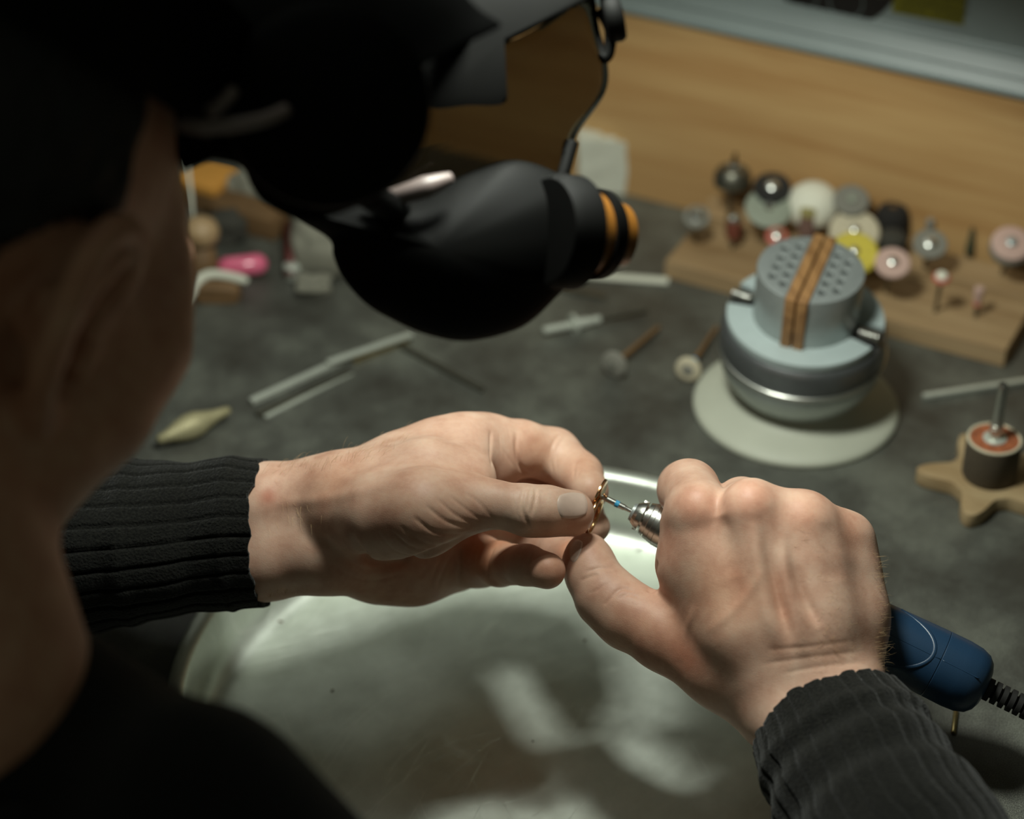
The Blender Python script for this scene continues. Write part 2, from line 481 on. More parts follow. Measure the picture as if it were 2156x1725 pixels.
for (lu, lv) in ((-860, 520), (660, 520), (-860, 1090), (660, 1090)):
    link('leg', *(lambda q: (q.V, q.F))(box(uvz(lu, lv, -465), AXB, (30, 30, 435), 3)), MAT['wood_block'], bench)

# ---- the round pan sunk in the bench
pan = thing('metal_pan', 'large round scratched metal pan sunk in the bench under the hands', 'pan', (TC[0], TC[1], -36))
seg = 160
prof = [(172, 0.2), (172, 2.0), (170.5, 2.8), (167, 2.4), (164.8, 1.2), (163.6, -1), (162.6, -22)]
prof += [(150.6 + 12 * math.cos(t), -23 - 12 * math.sin(t)) for t in np.linspace(0.05, PI / 2, 9)]
prof += [(r, -35) for r in np.linspace(148, 0.6, 110)]
dents = [(rng.uniform(-130, 130), rng.uniform(-140, 100), rng.uniform(14, 34), rng.uniform(-0.55, 0.55)) for _ in range(22)]
dents += [(14, -72, 22, -0.9), (62, -56, 22, -0.8), (36, -106, 22, -0.9), (-20, -30, 30, 0.7)]
g = G(); V = []; F2 = []
for r, z in prof:
    for k in range(seg):
        a = 2 * PI * k / seg; x, y = r * math.cos(a), r * math.sin(a); zz = z
        if r <= 149:
            f = min(1.0, (149 - r) / 20)
            zz += f * sum(d * math.exp(-((x - cx) ** 2 + (y - cy) ** 2) / (2 * s * s)) for cx, cy, s, d in dents)
        V.append((TC[0] + x, TC[1] + y, zz))
n = len(prof)
for i in range(n - 1):
    for k in range(seg):
        k2 = (k + 1) % seg; F2.append((i * seg + k, (i + 1) * seg + k, (i + 1) * seg + k2, i * seg + k2))
F2.append(tuple((n - 1) * seg + k for k in range(seg)))
link('pan_body', V, F2, MAT['tray'], pan)
# underside of the pan
g = lathe([(-40, 1), (-40, 150), (-37, 158), (-28, 164), (0.0, 166), (0.2, 172)], (TC[0], TC[1], 0), seg=96)
g.F.pop()                                                       # open at the top
link('pan_underside', g.V, g.F, MAT['tray'], pan)
for (px, py, L, a) in ((1349, 1157, 5.5, 0.5), (590, 1310, 3.0, 0.2), (473, 1372, 5, 1.3), (1283, 1232, 2.5, 0.1), (1232, 1350, 2.0, 0.8), (700, 1455, 2.0, 1.0)):
    p = atz(px, py, -34.4); d = np.array([math.cos(a), math.sin(a), 0.0])
    t = tube([p - d * L / 2, p - d * L * .15 + [0, 0.3, .5], p + d * L * .2 + [0, -.3, .4], p + d * L / 2], [0.25, .5, .45, .2], 6)
    tag(link('metal_filing', t.V, t.F, MAT['brown'], smooth=True), {1349: 'brown curled shaving on the pan floor under the drill chuck', 590: 'tiny dark filing on the bright edge of the pan below the left sleeve', 473: 'dark speck stuck on the pan wall below the left sleeve', 1283: 'tiny brown filing on the pan floor beside the right thumb', 1232: 'tiny dark filing on the pan floor under the right wrist', 700: 'pale speck in the shaded left part of the pan'}[px], 'filing', 'filings in the pan')

# ---- raised wooden shelf at the back of the bench
shelf = thing('wooden_shelf', 'raised beech shelf with a broad grained front board along the back of the bench', 'shelf', uvz(-300, 1097, 0))
for nm, c, h, bv in (('front_board', uvz(-400, 1106, 63.5), (330, 9, 63.5), 0.8), ('top_board', uvz(-400, 1235, 119), (330, 120, 9), 0.8)):
    g = box(c, AXB, h, bv); link(nm, g.V, g.F, MAT['wood_board'], shelf, smooth=False)
for su in (-720, -80):
    g = box(uvz(su, 1235, 55), AXB, (9, 120, 55), 0.8); link('side_board', g.V, g.F, MAT['wood_board'], shelf, smooth=False)

# ---- light grey machine standing on the shelf
mach = thing('bench_machine', 'light grey machine casing with a black round label, standing on the wooden shelf', 'machine', uvz(-300, 1190, 128))
def extr(prof, u0, u1):
    P0 = [uvz(u0, v, z) for v, z in prof]; P1 = [uvz(u1, v, z) for v, z in prof]; n = len(prof)
    return P0 + P1, [(i, n + i, n + (i + 1) % n, (i + 1) % n) for i in range(n)] + [tuple(range(n)), tuple(range(2 * n - 1, n - 1, -1))]
def rnd(pts): return pts
V, Fc = extr([(1093.5, 128.4), (1093.2, 129.8), (1096, 130.4), (1099.6, 136.2), (1099.8, 136.6), (1250, 136.6), (1250, 128.4)], -700, -105)
link('base_flange', V, Fc, MAT['grey_case'], mach, smooth=False)
V, Fc = extr([(1101, 136.6), (1101, 137.3), (1250, 137.3), (1250, 136.6)], -698, -107)
link('seam', V, Fc, MAT['dark_slot'], mach, smooth=False)
arc = [(1106.0 + 3.2 * (1 - math.cos(t)), 145.6 + 3.2 * math.sin(t)) for t in np.linspace(0.15, 1.3, 7)]
VF = 1110.0
V, Fc = extr([(1100.2, 137.3), (1105.6, 145.2)] + arc + [(VF - 0.6, 149.6), (VF, 151.5), (VF + 4, 330), (1250, 330), (1250, 137.3)], -699, -106)
link('casing', V, Fc, MAT['grey_case'], mach, sharp=50)
def onface(px, py, off=0.0):
    r = ray(px, py); nrm = np.cross(UB, np.array([VB[0] * 4, VB[1] * 4, 178.5])); nrm /= np.linalg.norm(nrm)
    if nrm @ VB > 0: nrm = -nrm
    p0 = uvz(-300, VF, 151.5) + nrm * off
    return C_ + r * (((p0 - C_) @ nrm) / (r @ nrm)), nrm
def flatdisc(c, nrm, r, th, mat, nm):
    g = lathe([(0, r), (th * .8, r), (th, r * .985)], c - nrm * 0.2, nrm, 64); link(nm, g.V, g.F, mat, mach, sharp=30)
p, nf = onface(1757, -86); flatdisc(p, nf, 41.5, 0.9, MAT['label_black'], 'round_label')
for (px, py, r_) in ((1690, -12, 9.5), (1781, 2, 10.5), (1850, -40, 9)):
    q, _ = onface(px, py, 0.75); t = torus(q, nf, r_, 0.35, 40, 6); link('label_ring', t.V, t.F, MAT['ring_grey'], mach)
p, nf = onface(1362, -58); flatdisc(p, nf, 22, 3.0, MAT['label_black'], 'dial')
# yellow sticker with printed lines
upf = np.cross(nf, UB); upf = upf if upf[2] > 0 else -upf
pa, _ = onface(1878, 25, 0.2); pb, _ = onface(2028, 53, 0.2)
xa = (pb - pa); Ws = np.linalg.norm(xa); xa /= Ws; ya = np.cross(nf, xa); ya = ya if ya[2] > 0 else -ya
g = G(); pp = [pa + nf * .3, pb + nf * .3, pb + ya * 34 + nf * .3, pa + ya * 34 + nf * .3]
g.add(pp + [q - nf * .6 for q in pp], [(0, 1, 2, 3), (7, 6, 5, 4), (0, 4, 5, 1), (1, 5, 6, 2), (2, 6, 7, 3), (3, 7, 4, 0)])
stk = link('sticker', g.V, g.F, MAT['sticker_yellow'], mach, smooth=False)
for i, (txt, ox, oy) in enumerate((('Serial No.  10 200507', 4.5, 2.4), ('www.jewel-systems.cz', 6.0, 7.4), ('Tel. 00 602 123 11 81', 7.5, 12.4), ('Made in the EU', 9.0, 17.4))):
    fc = bpy.data.curves.new('sticker_text', 'FONT'); fc.body = txt; fc.size = 0.0042; fc.extrude = 0.00006
    fc.materials.append(MAT['ink'])
    tmp = bpy.data.objects.new('tmp', fc); COL.objects.link(tmp); bpy.context.view_layer.update()
    tm = bpy.data.meshes.new_from_object(tmp.evaluated_get(bpy.context.evaluated_depsgraph_get())); bpy.data.objects.remove(tmp)
    fo = bpy.data.objects.new('printed_line', tm); COL.objects.link(fo); fo.parent = stk
    q = pa + xa * ox + ya * oy + nf * 0.42
    base = np.array(mach['_base'])
    mm = Matrix((Vector(xa), Vector(ya), Vector(np.cross(xa, ya)))).transposed().to_4x4(); mm.translation = Vector((q - base) * .001)
    fo.matrix_local = mm

# ================================================================== BALL VISE
VC = np.array([157.5, 960.0, 0.0])
vise = thing('ball_vise', 'silver ball vise on a white round foot with perforated clamp and two wooden slats', 'vise', VC)
g = lathe([(0, 55), (0.0, 56.5), (1.2, 57.0), (3, 56.8), (4.6, 54.6), (6.5, 48), (9, 40.5), (12, 35), (15, 32.5), (16, 31), (16, 5)], VC, seg=72)
link('foot', g.V, g.F, MAT['white_pad'], vise, sharp=60)
g = lathe([(14.5, 20), (15, 31.5), (19, 36), (25, 40.2), (32, 43.4), (39, 44.8), (42.5, 45), (42.5, 10)], VC, seg=72)
link('ball', g.V, g.F, MAT['satin'], vise, sharp=60)
g = torus(VC + [0, 0, 43.6], (0, 0, 1), 44.9, 1.3, 72, 10); link('trim_ring', g.V, g.F, MAT['steel'], vise)
g = lathe([(43, 10), (43, 44.2), (44.4, 44.6), (46, 45), (56, 44.6), (58.5, 43.8), (60, 42.2), (60, 10)], VC, seg=72)
link('body', g.V, g.F, MAT['satin_dark'], vise, sharp=40)
GA = math.radians(-27); SA = math.radians(69)
gd = np.array([math.cos(GA), math.sin(GA), 0]); gp = np.array([-gd[1], gd[0], 0])
VPARTS_FROM = len(vise.children)
def arcblock(r0, r1, z0, z1, a0, a1, bev=1.0, n=36):
    P = [(r1 * math.cos(a), r1 * math.sin(a)) for a in np.linspace(a0, a1, n)] + [(r0 * math.cos(a), r0 * math.sin(a)) for a in np.linspace(a1, a0, n)]
    return prism(P, z0, z1, bev)
for s in (0, PI):
    da = 0.22
    g = arcblock(24, 42.4, 60, 65, GA + s + da, GA + s + PI - da, 1.2)
    link('jaw', np.array(g.V) + VC, g.F, MAT['anod'], vise, sharp=40)
for s in (1, -1):
    g = box(VC + gd * s * 34 + [0, 0, 61], [gd, gp, [0, 0, 1]], (7, 8.2, 1.5), 0.4); link('slot', g.V, g.F, MAT['dark_slot'], vise)
    P = []
    for k in range(58): 
        a = 2 * PI * k / 10; P.append(VC + gd * s * (31 + k * 0.19) + (gp * math.cos(a) + np.array([0, 0, 1]) * math.sin(a)) * 2.6 + [0, 0, 64.8] - gp * 1)
    g = tube(P, 0.75, 6); lathe([(0, 2.3), (11, 2.3)], VC + gd * s * 30 + [0, 0, 64.8] - gp * 1, gd * s, 16, g)
    link('clamp_screw', g.V, g.F, MAT['steel'], vise)
# perforated half clamps (holes cut for real)
sd = np.array([math.cos(SA), math.sin(SA), 0]); sp = np.array([sd[1], -sd[0], 0])
zc0, zc1, RC = 62.0, 96.0, 28.4
def half_clamp(sgn):
    P = []
    gap = 6.3
    a0 = math.asin(gap / RC)
    for a in np.linspace(a0, PI - a0, 40): P.append((RC * math.cos(a), RC * math.sin(a) * sgn))
    if sgn < 0: P = P[::-1]
    g = prism(P, zc0, zc1, 1.0, ax=[sd, sp, [0, 0, 1]], org=VC)
    o = link('half_clamp', g.V, g.F, MAT['satin'], vise, smooth=False)
    c = G()
    pitch = 8.3; k = 0
    for i in range(-4, 5):
        for j in range(0, 5):
            x = i * pitch + (pitch / 2 if j % 2 else 0); y = (10.4 + j * pitch * 0.84)
            if math.hypot(x, y) > RC - 4.6: continue
            p = VC + sd * x + sp * y * sgn
            lathe([(zc1 - 18, 2.15), (zc1 - .7, 2.15), (zc1 + .3, 2.9)], p, seg=16, g=c)
    me = bpy.data.meshes.new('cut'); base = np.array(vise['_base'])
    me.from_pydata(((np.array(c.V) - base) * .001).tolist(), [], c.F); me.update()
    cut = bpy.data.objects.new('cut', me); COL.objects.link(cut); cut.parent = vise
    md = o.modifiers.new('holes', 'BOOLEAN'); md.object = cut; md.operation = 'DIFFERENCE'; md.solver = 'EXACT'
    bpy.context.view_layer.update()
    dg = bpy.context.evaluated_depsgraph_get()
    nm = bpy.data.meshes.new_from_object(o.evaluated_get(dg)); o.modifiers.clear(); o.data = nm
    nm.polygons.foreach_set('use_smooth', np.ones(len(nm.polygons), bool)); nm.set_sharp_from_angle(angle=math.radians(35))
    bpy.data.objects.remove(cut); bpy.data.meshes.remove(me)
half_clamp(1); half_clamp(-1)
for s in (1, -1):
    g = box(VC + sp * s * 3.3 + [0, 0, 79.2], [sd, sp, [0, 0, 1]], (29.9, 2.75, 17.6), 0.5)
    link('wooden_slat', g.V, g.F, MAT['wood_slat'], vise, sharp=30)

# the ball is swivelled a little towards the jeweller
bpy.context.view_layer.update()
TILT = Matrix.Translation((0, 0, .028)) @ Matrix.Rotation(math.radians(6.5), 4, 'X') @ Matrix.Translation((0, 0, -.028))
for ch in vise.children:
    if not ch.name.startswith('foot'): ch.data.transform(TILT)

# ================================================================== BLOCK WITH POLISHING POINTS
blk = thing('wooden_block', 'stepped brown wooden block holding polishing points in front of the beech board', 'block', uvz(-309, 1050, 0))
g = box(uvz(-309, 1041.5, 6), AXB, (105.5, 24.5, 6), 0.8); link('front_step', g.V, g.F, MAT['wood_block'], blk, smooth=False)
g = box(uvz(-309, 1078, 10), AXB, (105.5, 12.4, 10), 0.8); link('rear_step', g.V, g.F, MAT['wood_block'], blk, smooth=False)
GRP = None
LEAN = [0, 0, 1.0]
def point(label, px, py, z, parts, shank=1.17, zb=None, vv=None, lean=(0, 0), cat='polishing bit'):
    """A polishing point standing in the block; parts: (name, material, profile of (height above the head point, radius))."""
    top = atz(px, py, z)
    v = top @ VB - (lean[1] * VB[1] + lean[0] * VB[0]) * (z - 12)          # where the shank meets the block
    zb = (12.0 if v < 1066 else 20.0) if zb is None else zb
    ax = np.array([lean[0], lean[1], 1.0]); ax /= np.linalg.norm(ax)
    foot = top - ax * ((z - zb + 5) / ax[2])
    t = thing('polishing_point', label, cat, foot + ax * 5)
    g = lathe([(0, shank), ((z - zb + 5) / ax[2] + 0.2, shank)], foot, ax, 14); link('shank', g.V, g.F, MAT['nail_metal'], t, sharp=40)
    for nm, mt, pr in parts:
        g = lathe(pr, top, ax, 36); link(nm, g.V, g.F, MAT[mt], t, sharp=40)
    return t
def disc(r, h, rr=0.6): return [(-h, r - rr), (-h + rr, r), (-rr, r), (0, r - rr), (0.0, .6)]
def screw(r=2.0, h=1.8): return ('screw_head', 'steel', [(-.3, r), (h * .6, r), (h, r * .7), (h, .2)])
point('small pale grey wheel with silver centre, leftmost bit on the wooden block', 1467, 455, 36, [('wheel', 'grey_plain', disc(8.0, 3.5)), ('screw_head', 'steel', [(-.3, 5.2), (1.2, 5.2), (2.4, 3.4), (3.2, 2.6), (3.2, .2)])], lean=(-0.04, -0.5))
point('dark grey steel wheel with an upright pin through it, tallest bit at the back left', 1543, 372, 50, [('wheel', 'nail_metal', [(-6, 6), (-5.5, 11), (-2, 11.6), (2, 11.2), (5.5, 9), (7, 4)]), ('pin', 'black', [(0, 1.6), (12, 1.5), (16, .5)]), ('hub', 'grey_plain', [(6.5, 4), (8, 3)])], lean=(0.05, 0.1))
point('red-brown rubber cylinder with a silver cap, behind the leftmost wheel', 1547, 458, 34, [('rubber_tip', 'redbrown', [(-14, 3), (-13, 4.6), (-2, 4.6), (-1, 4)]), ('cap', 'steel', [(-1.2, 4.4), (.8, 4.2), (2, 2.4), (2.4, .2)])])
point('black disc with a silver screw, behind the large grey-green wheel', 1626, 392, 50, [('wheel', 'black_matt', disc(11.5, 4)), ('screw_head', 'steel', [(-.3, 4.4), (1.4, 4.2), (2.6, 2.8), (2.8, .2)])], lean=(-0.04, -0.35))
point('large grey-green abrasive wheel with a silver screw, in front of the black disc', 1619, 436, 42, [('wheel', 'grey_wheel', [(-3, 11), (-1.5, 14), (-.6, 14.2), (.4, 12.5), (.8, 8.5), (.2, 8), (.4, 1)]), ('screw_head', 'steel', [(0, 3.3), (1.4, 3.1), (2.4, 2), (2.4, .2)])], lean=(-0.04, -0.5))
point('large white felt dome buff, palest and biggest bit on the block', 1713, 415, 45, [('felt_dome', 'felt', [(-13, 14.5), (-11, 16), (-4, 16.2), (2, 14), (6, 9.5), (8, 4), (8.3, .4)])])
point('mauve-brown cylinder with an olive tan top, in front of the white felt buff', 1703, 447, 41, [('body', 'mauve', [(-15, 4.6), (-14, 5.8), (-1, 5.8)]), ('tip', 'tan', [(-1.4, 5.7), (2.5, 5.7), (4.2, 4.6), (4.8, 2.5), (5, .2)])])
point('translucent grey disc with concentric rim, right of the white felt buff', 1793, 420, 50, [('wheel', 'grey_plain', [(-3, 9), (-2, 10.6), (-.6, 10.8), (0.4, 9.6), (.1, 7.5), (.6, 6.8), (.6, 4), (.2, 3.4), (.2, .3)]), ('screw_head', 'grey_wheel', [(0, 2.6), (1.6, 2.4), (2.2, .4)])], lean=(-0.04, -0.5))
point('wide cream cloth buff with a silver screw, behind the yellow cotton wheel', 1800, 485, 38, [('buff', 'cream', [(-5, 13.5), (-3.6, 15), (-1.4, 15.2), (.2, 14), (.6, 5), (.2, .4)]), ('screw_head', 'steel', [(0.2, 3.2), (1.8, 3.0), (2.8, 1.8), (2.8, .2)])], lean=(-0.04, -0.5))
point('yellow cotton wheel with a silver screw, just behind the ball vise', 1799, 530, 43, [('buff', 'yellow', [(-6, 12), (-4.4, 14.2), (-1.4, 14.4), (.2, 13), (.4, 4), (.2, .4)]), ('screw_head', 'steel', [(0.2, 3.0), (1.8, 2.8), (2.6, 1.6), (2.6, .2)])], lean=(-0.04, -0.5))
point('tall black bristle brush with a flat top, behind the charcoal brush', 1880, 446, 38, [('bristles', 'black_wheel', [(-16, 9.5), (-8, 10.5), (0, 9.6), (2.5, 8), (3.5, 6), (3.5, .4)]), ('screw_head', 'brown', [(3, 2.2), (4, 2), (4.4, .3)])])
point('charcoal grey brush in front of the taller black brush', 1880, 497, 34, [('bristles', 'charcoal', [(-13, 7.5), (-6, 9), (0, 8.4), (2, 6), (2.6, .4)])])
point('pale pink abrasive wheel with a silver screw, in the front row beside the vise', 1880, 552, 42, [('wheel', 'pink_wheel', [(-3, 9), (-2.2, 10.3), (-.6, 10.3), (.2, 9.4), (.2, 3.6), (0, 3.4), (0, .4)]), ('screw_head', 'steel', [(-.2, 3.2), (1.6, 3.0), (2.4, 1.8), (2.4, .2)])], lean=(-0.04, -0.5))
point('flat grey disc with a bright silver centre, right of the black brush', 1959, 512, 44, [('wheel', 'grey_plain', disc(10, 2.6)), ('screw_head', 'steel', [(-.2, 4.0), (1.2, 3.9), (2, 2.8), (2.2, .2)])], lean=(-0.04, -0.5))
point('thin steel peg with a small rounded head, behind the flat grey disc', 1959, 466, 36, [('head', 'satin', [(-7, 1.8), (-4, 2.4), (-1, 2.6), (1, 2.2), (1.8, .4)])])
point('thin dark green tapered point, between the grey disc and the rightmost wheel', 2045, 500, 32, [('tip', 'green_dark', [(-12, 2.0), (-9, 2.6), (-2, 1.8), (6, 1.0), (7, .3)])], vv=1080)
point('pinkish wheel over a thick grey one, rightmost bit on the block', 2130, 512, 50, [('wheel', 'pink_wheel', [(-2, 10.5), (-1.2, 11.6), (.2, 11.4), (1, 10), (1.2, 4.6), (.8, 4.2), (.8, .4)]), ('lower_wheel', 'grey_plain', [(-8, 10.5), (-7, 12), (-3, 12.2), (-2, 11.4)]), ('screw_head', 'satin', [(.6, 3.4), (2.2, 3.2), (3, 2), (3, .2)])], lean=(-0.04, -0.5))
point('slim bit with a small red ring and white tip, in the front row', 1983, 582, 41, [('collar', 'red', [(-3, 3.6), (-2.4, 5.0), (-1, 5.2), (0, 4.4)]), ('tip', 'felt', [(-.4, 3.6), (1.2, 3.4), (2.2, 2.4), (2.4, .2)])], lean=(-0.03, -0.25))
point('thin pale pink tapered bit, frontmost at the right end of block', 2062, 612, 30, [('tip', 'pink_wheel', [(-9, 1.8), (-7, 2.2), (-1, 3.0), (1.6, 2.8), (2.4, .4)]), ('collar', 'red', [(-10, 1.5), (-9.8, 2.4), (-8.2, 2.4), (-8, 1.6)])])
point('small bit with red ring round a silver centre, just behind the vise clamp', 1636, 496, 34, [('collar', 'red', [(-3, 5), (-2.2, 6.6), (-.8, 6.6), (0, 5.4)]), ('screw_head', 'steel', [(-.2, 3.8), (1.4, 3.6), (2.4, 2.4), (2.6, .2)])], lean=(-0.04, -0.5))

# ================================================================== TOOLS LYING ON THE BENCH
def rod(name, label, cat, p0, p1, r, mat, z=None, sq=True, taper=1.0, group=None, dz=0.0):
    z = r if z is None else z
    a = atz(*p0, z); b = atz(*p1, z + dz); d = b - a; L = np.linalg.norm(d); d /= L
    x = np.cross([0, 0, 1.0], d); x /= np.linalg.norm(x); y = np.cross(d, x)
    if sq: g = box((a + b) / 2, [d, x, y], (L / 2, r, r * (0.75 if sq is True else sq)), r * 0.25)
    else: g = lathe([(0, r * .8), (r * .3, r), (L - r * .3, r * taper), (L, r * taper * .8)], a, d, 20)
    return tag(link(name, g.V, g.F, MAT[mat], sharp=40), label, cat, group)
rod('needle_file', 'long pale steel rod lying along the far side of the dark square bar', 'rod', (528, 846), (735, 752), 2.0, 'file', group='steel rods on the bench')
rod('needle_file', 'dark grooved square steel bar lying just below the long pale rod', 'bar', (541, 873), (738, 782), 1.9, 'nail_metal', group='steel rods on the bench')
rod('needle_file', 'narrow pale steel rod touching the dark square bar on its near side', 'rod', (558, 879), (741, 786), 1.1, 'file', group='steel rods on the bench')
rod('needle_file', 'bright flat steel rod under the visor, resting across a brass strip', 'rod', (690, 764), (868, 704), 2.0, 'file', z=5.0, sq=0.5, group='steel rods on the bench')
rod('brass_strip', 'thin brass strip underneath the bright flat steel rod', 'strip', (742, 758), (858, 716), 1.7, 'brass', sq=0.9)
rod('flat_bar', 'thin dull grey-brown metal bar lying diagonally behind the left hand', 'bar', (846, 730), (1017, 821), 1.5, 'nail_metal')
rod('flat_bar', 'narrow light steel bar lying behind the sanding drum', 'bar', (1944, 835), (2175, 800), 1.7, 'file')
rod('plastic_ruler', 'translucent white flat ruler lying between the visor and the wooden block', 'ruler', (1205, 577), (1408, 592), 3.4, 'paper', sq=0.25, z=1.2)
rod('flat_bar', 'dull grey flat strip lying in front of the white ruler', 'strip', (1182, 607), (1274, 626), 2.6, 'nail_metal', sq=0.3, z=1.0)
rod('steel_bur', 'thin brassy bur shank lying on the bench under the end of the blue handpiece', 'bur', (2013, 1494), (2007, 1544), 1.2, 'brass', sq=False)

def mandrel(label, pd, ps, zc, rd, prof, mats, shank=1.2, extra=()):
    """A wheel on a shank lying on the bench: pd wheel centre, ps shank end."""
    a = atz(*pd, zc); b = atz(*ps, 1.6); d = b - a; L = np.linalg.norm(d); d /= L
    t = thing('wheel_mandrel', label, 'mandrel', (a[0], a[1], 0))
    g = lathe([(0, shank), (L, shank)], a, d, 14); link('shank', g.V, g.F, MAT[mats[0]], t, sharp=40)
    g = lathe(prof, a, d, 36); link('wheel', g.V, g.F, MAT[mats[1]], t, sharp=40)
    for nm, mt, pr in extra:
        g = lathe(pr, a, d, 24); link(nm, g.V, g.F, MAT[mt], t, sharp=40)
mandrel('grey disc wheel on a brownish shank, lying in the middle of the bench', (1292, 768), (1386, 690), 8.0, 8, [(-1.6, 3), (-1.2, 7), (-.4, 8), (1.2, 8), (1.8, 6.5), (2, 1)], ('brown', 'grey_plain'), 1.5, [('screw_head', 'steel', [(-3, .4), (-2.8, 1.8), (-1.4, 2.2)])])
mandrel('cream ring wheel on a shank with a blue collar, beside the white vise foot', (1449, 778), (1508, 690), 7.4, 7, [(-1.5, 4.6), (-1.4, 6.4), (-.6, 7.4), (1.2, 7.4), (1.6, 6.5), (1.8, 1)], ('brown', 'cream'), 1.4, [('screw_head', 'grey_plain', [(-2.4, .4), (-2.0, 2.6), (-1.0, 4.4), (-.8, 4.7)]), ('collar', 'cyan', [(8, 1.5), (8.2, 2.0), (11.5, 2.0), (11.7, 1.5)])])
a = atz(1143, 697, 4.0); b = atz(1362, 652, 3.0); d = b - a; L = np.linalg.norm(d); d /= L
t = thing('mandrel', 'steel screw mandrel with a round flange, lying right of the black visor', 'mandrel', (a[0], a[1], 0))
g = lathe([(0, 1.5), (.6, 2.3), (17, 2.3), (17.4, 1.8), (18.6, 1.8)], a, d, 20); link('tip', g.V, g.F, MAT['file'], t, sharp=40)
g = lathe([(18, 2), (18.2, 6.4), (20.4, 6.4), (20.6, 2)], a, d, 28); link('flange', g.V, g.F, MAT['file'], t, sharp=40)
g = lathe([(20, 2), (20.4, 3.0), (28, 3.0), (28.4, 2.3), (36, 2.3), (36.4, 1.2)], a, d, 20); link('hub', g.V, g.F, MAT['file'], t, sharp=40)
g = lathe([(36, 1.4), (L, 1.4)], a, d, 14); link('shank', g.V, g.F, MAT['nail_metal'], t, sharp=40)
# brass spindle
a = atz(332, 934, 5); b = atz(484, 869, 5); d = b - a; L = np.linalg.norm(d); d /= L
g = lathe([(0, 1.2), (.6, 2.4), (L * .16, 3.6), (L * .30, 6.0), (L * .42, 7.2), (L * .55, 7.0), (L * .66, 5.2), (L * .80, 3.4), (L * .97, 2.4), (L, 1.4)], a + [0, 0, 2], d, 28)
tag(link('spindle', g.V, g.F, MAT['brass_rough'], sharp=60), 'rough brassy double-tapered spindle tip lying beside the face', 'spindle')

# ---- sanding drum on a star-shaped knob
DC = np.array([250.7, 887.3, 0.0])
t = thing('sanding_drum', 'brown sanding drum with a steel shank standing upright on a wooden star knob', 'sanding drum', DC + [0, 0, 9])
g = lathe([(9.1, 5), (9.1, 13.6), (10.5, 14.3), (32, 14.3), (32.6, 13.6)], DC, seg=44); link('abrasive_sleeve', g.V, g.F, MAT['drum_side'], t, sharp=40)
g = torus(DC + [0, 0, 32.4], (0, 0, 1), 13.4, 0.9, 44, 8); link('rim', g.V, g.F, MAT['cream'], t)
g = lathe([(31.5, 13.2), (32.6, 12.8), (32.8, 6)], DC, seg=44); link('rubber_core', g.V, g.F, MAT['drum_top'], t, sharp=40)
g = lathe([(32.5, 6.2), (33.4, 6.2), (33.8, 5.4), (33.8, 1)], DC, seg=32); link('washer', g.V, g.F, MAT['file'], t, sharp=40)
g = lathe([(33.5, 3.0), (39, 3.0), (39.2, 3.5), (40.2, 3.5), (40.4, 3.1), (41.2, 3.5), (42.2, 3.5), (42.4, 2.7), (66, 2.7), (67, 2.2)], DC, seg=24); link('shank', g.V, g.F, MAT['steel'], t, sharp=40)
P = []
for k in range(100):
    th = 2 * PI * k / 100; c5 = math.cos(5 * (th - math.radians(-116)))
    r = 20.5 + 17.0 * ((1 + c5) / 2) ** 1.9
    P.append((r * math.cos(th), r * math.sin(th)))
g = prism(P, 0.2, 9, 1.2)
tag(link('star_knob', np.array(g.V) + DC, g.F, MAT['wood_star'], sharp=40), 'pale wooden star-shaped knob lying flat under the sanding drum', 'knob')

# ================================================================== CLUTTER BEHIND THE FACE
def lump(c, r, mat, name, amp=0.15, n=24, f=3.0, seed=0, flat=0.0, sq=0.6):
    rs = np.random.default_rng(seed); ph = rs.uniform(0, 6.28, (8, 3)); fr = rs.normal(0, f, (8, 3))
    V = []; F3 = []
    for i in range(n + 1):
        th = PI * i / n
        for k in range(2 * n):
            a = PI * k / n; d = np.array([math.sin(th) * math.cos(a), math.sin(th) * math.sin(a), math.cos(th)])
            q = np.sign(d) * np.abs(d) ** sq
            s = 1 + amp * sum(math.sin(fr[j] @ d + ph[j, 0]) for j in range(8)) / 3
            V.append(np.asarray(c) + q * np.asarray(r) * s)
    for i in range(n):
        for k in range(2 * n):
            k2 = (k + 1) % (2 * n); F3.append((i * 2 * n + k, (i + 1) * 2 * n + k, (i + 1) * 2 * n + k2, i * 2 * n + k2))
    V = np.array(V); V[:, 2] = np.maximum(V[:, 2], flat)
    return link(name, V, F3, MAT[mat])
p = atz(1272, 412, 0)
bm = bmesh.new(); bmesh.ops.create_cube(bm, size=2); bmesh.ops.subdivide_edges(bm, edges=bm.edges[:], cuts=9, use_grid_fill=True)
rs = np.random.default_rng(4); NW = [(rs.normal(0, 1.6, 3), rs.uniform(0, 6.28)) for _ in range(9)]
V = []
for vv in bm.verts:
    c = np.array(vv.co); q = np.array([c[0] * 15.5 * (1 + .10 * c[2]), c[1] * 6.5, 19.5 + c[2] * 19.5 + 2.2 * c[0] * (c[2] > .5) * -1])
    cr = sum((abs(math.sin(k @ c * 1.3 + f0)) - .6) for k, f0 in NW)
    nn = c / np.linalg.norm(c); q = q + nn * cr * 0.75; q[2] = max(q[2], 0); V.append(q + np.array([p[0] - 1, p[1] + 8, 0]))
bm.verts.index_update(); Fc = [tuple(x.index for x in fc.verts) for fc in bm.faces]; bm.free()
tag(link('paper_bag', V, Fc, MAT['paper'], sharp=25), 'small crumpled white paper bag against the wooden board', 'paper bag')
p = atz(436, 366, 20); p[2] = 0
bxo = thing('card_box', 'ochre card box with a brown front, standing behind the face', 'box', p)
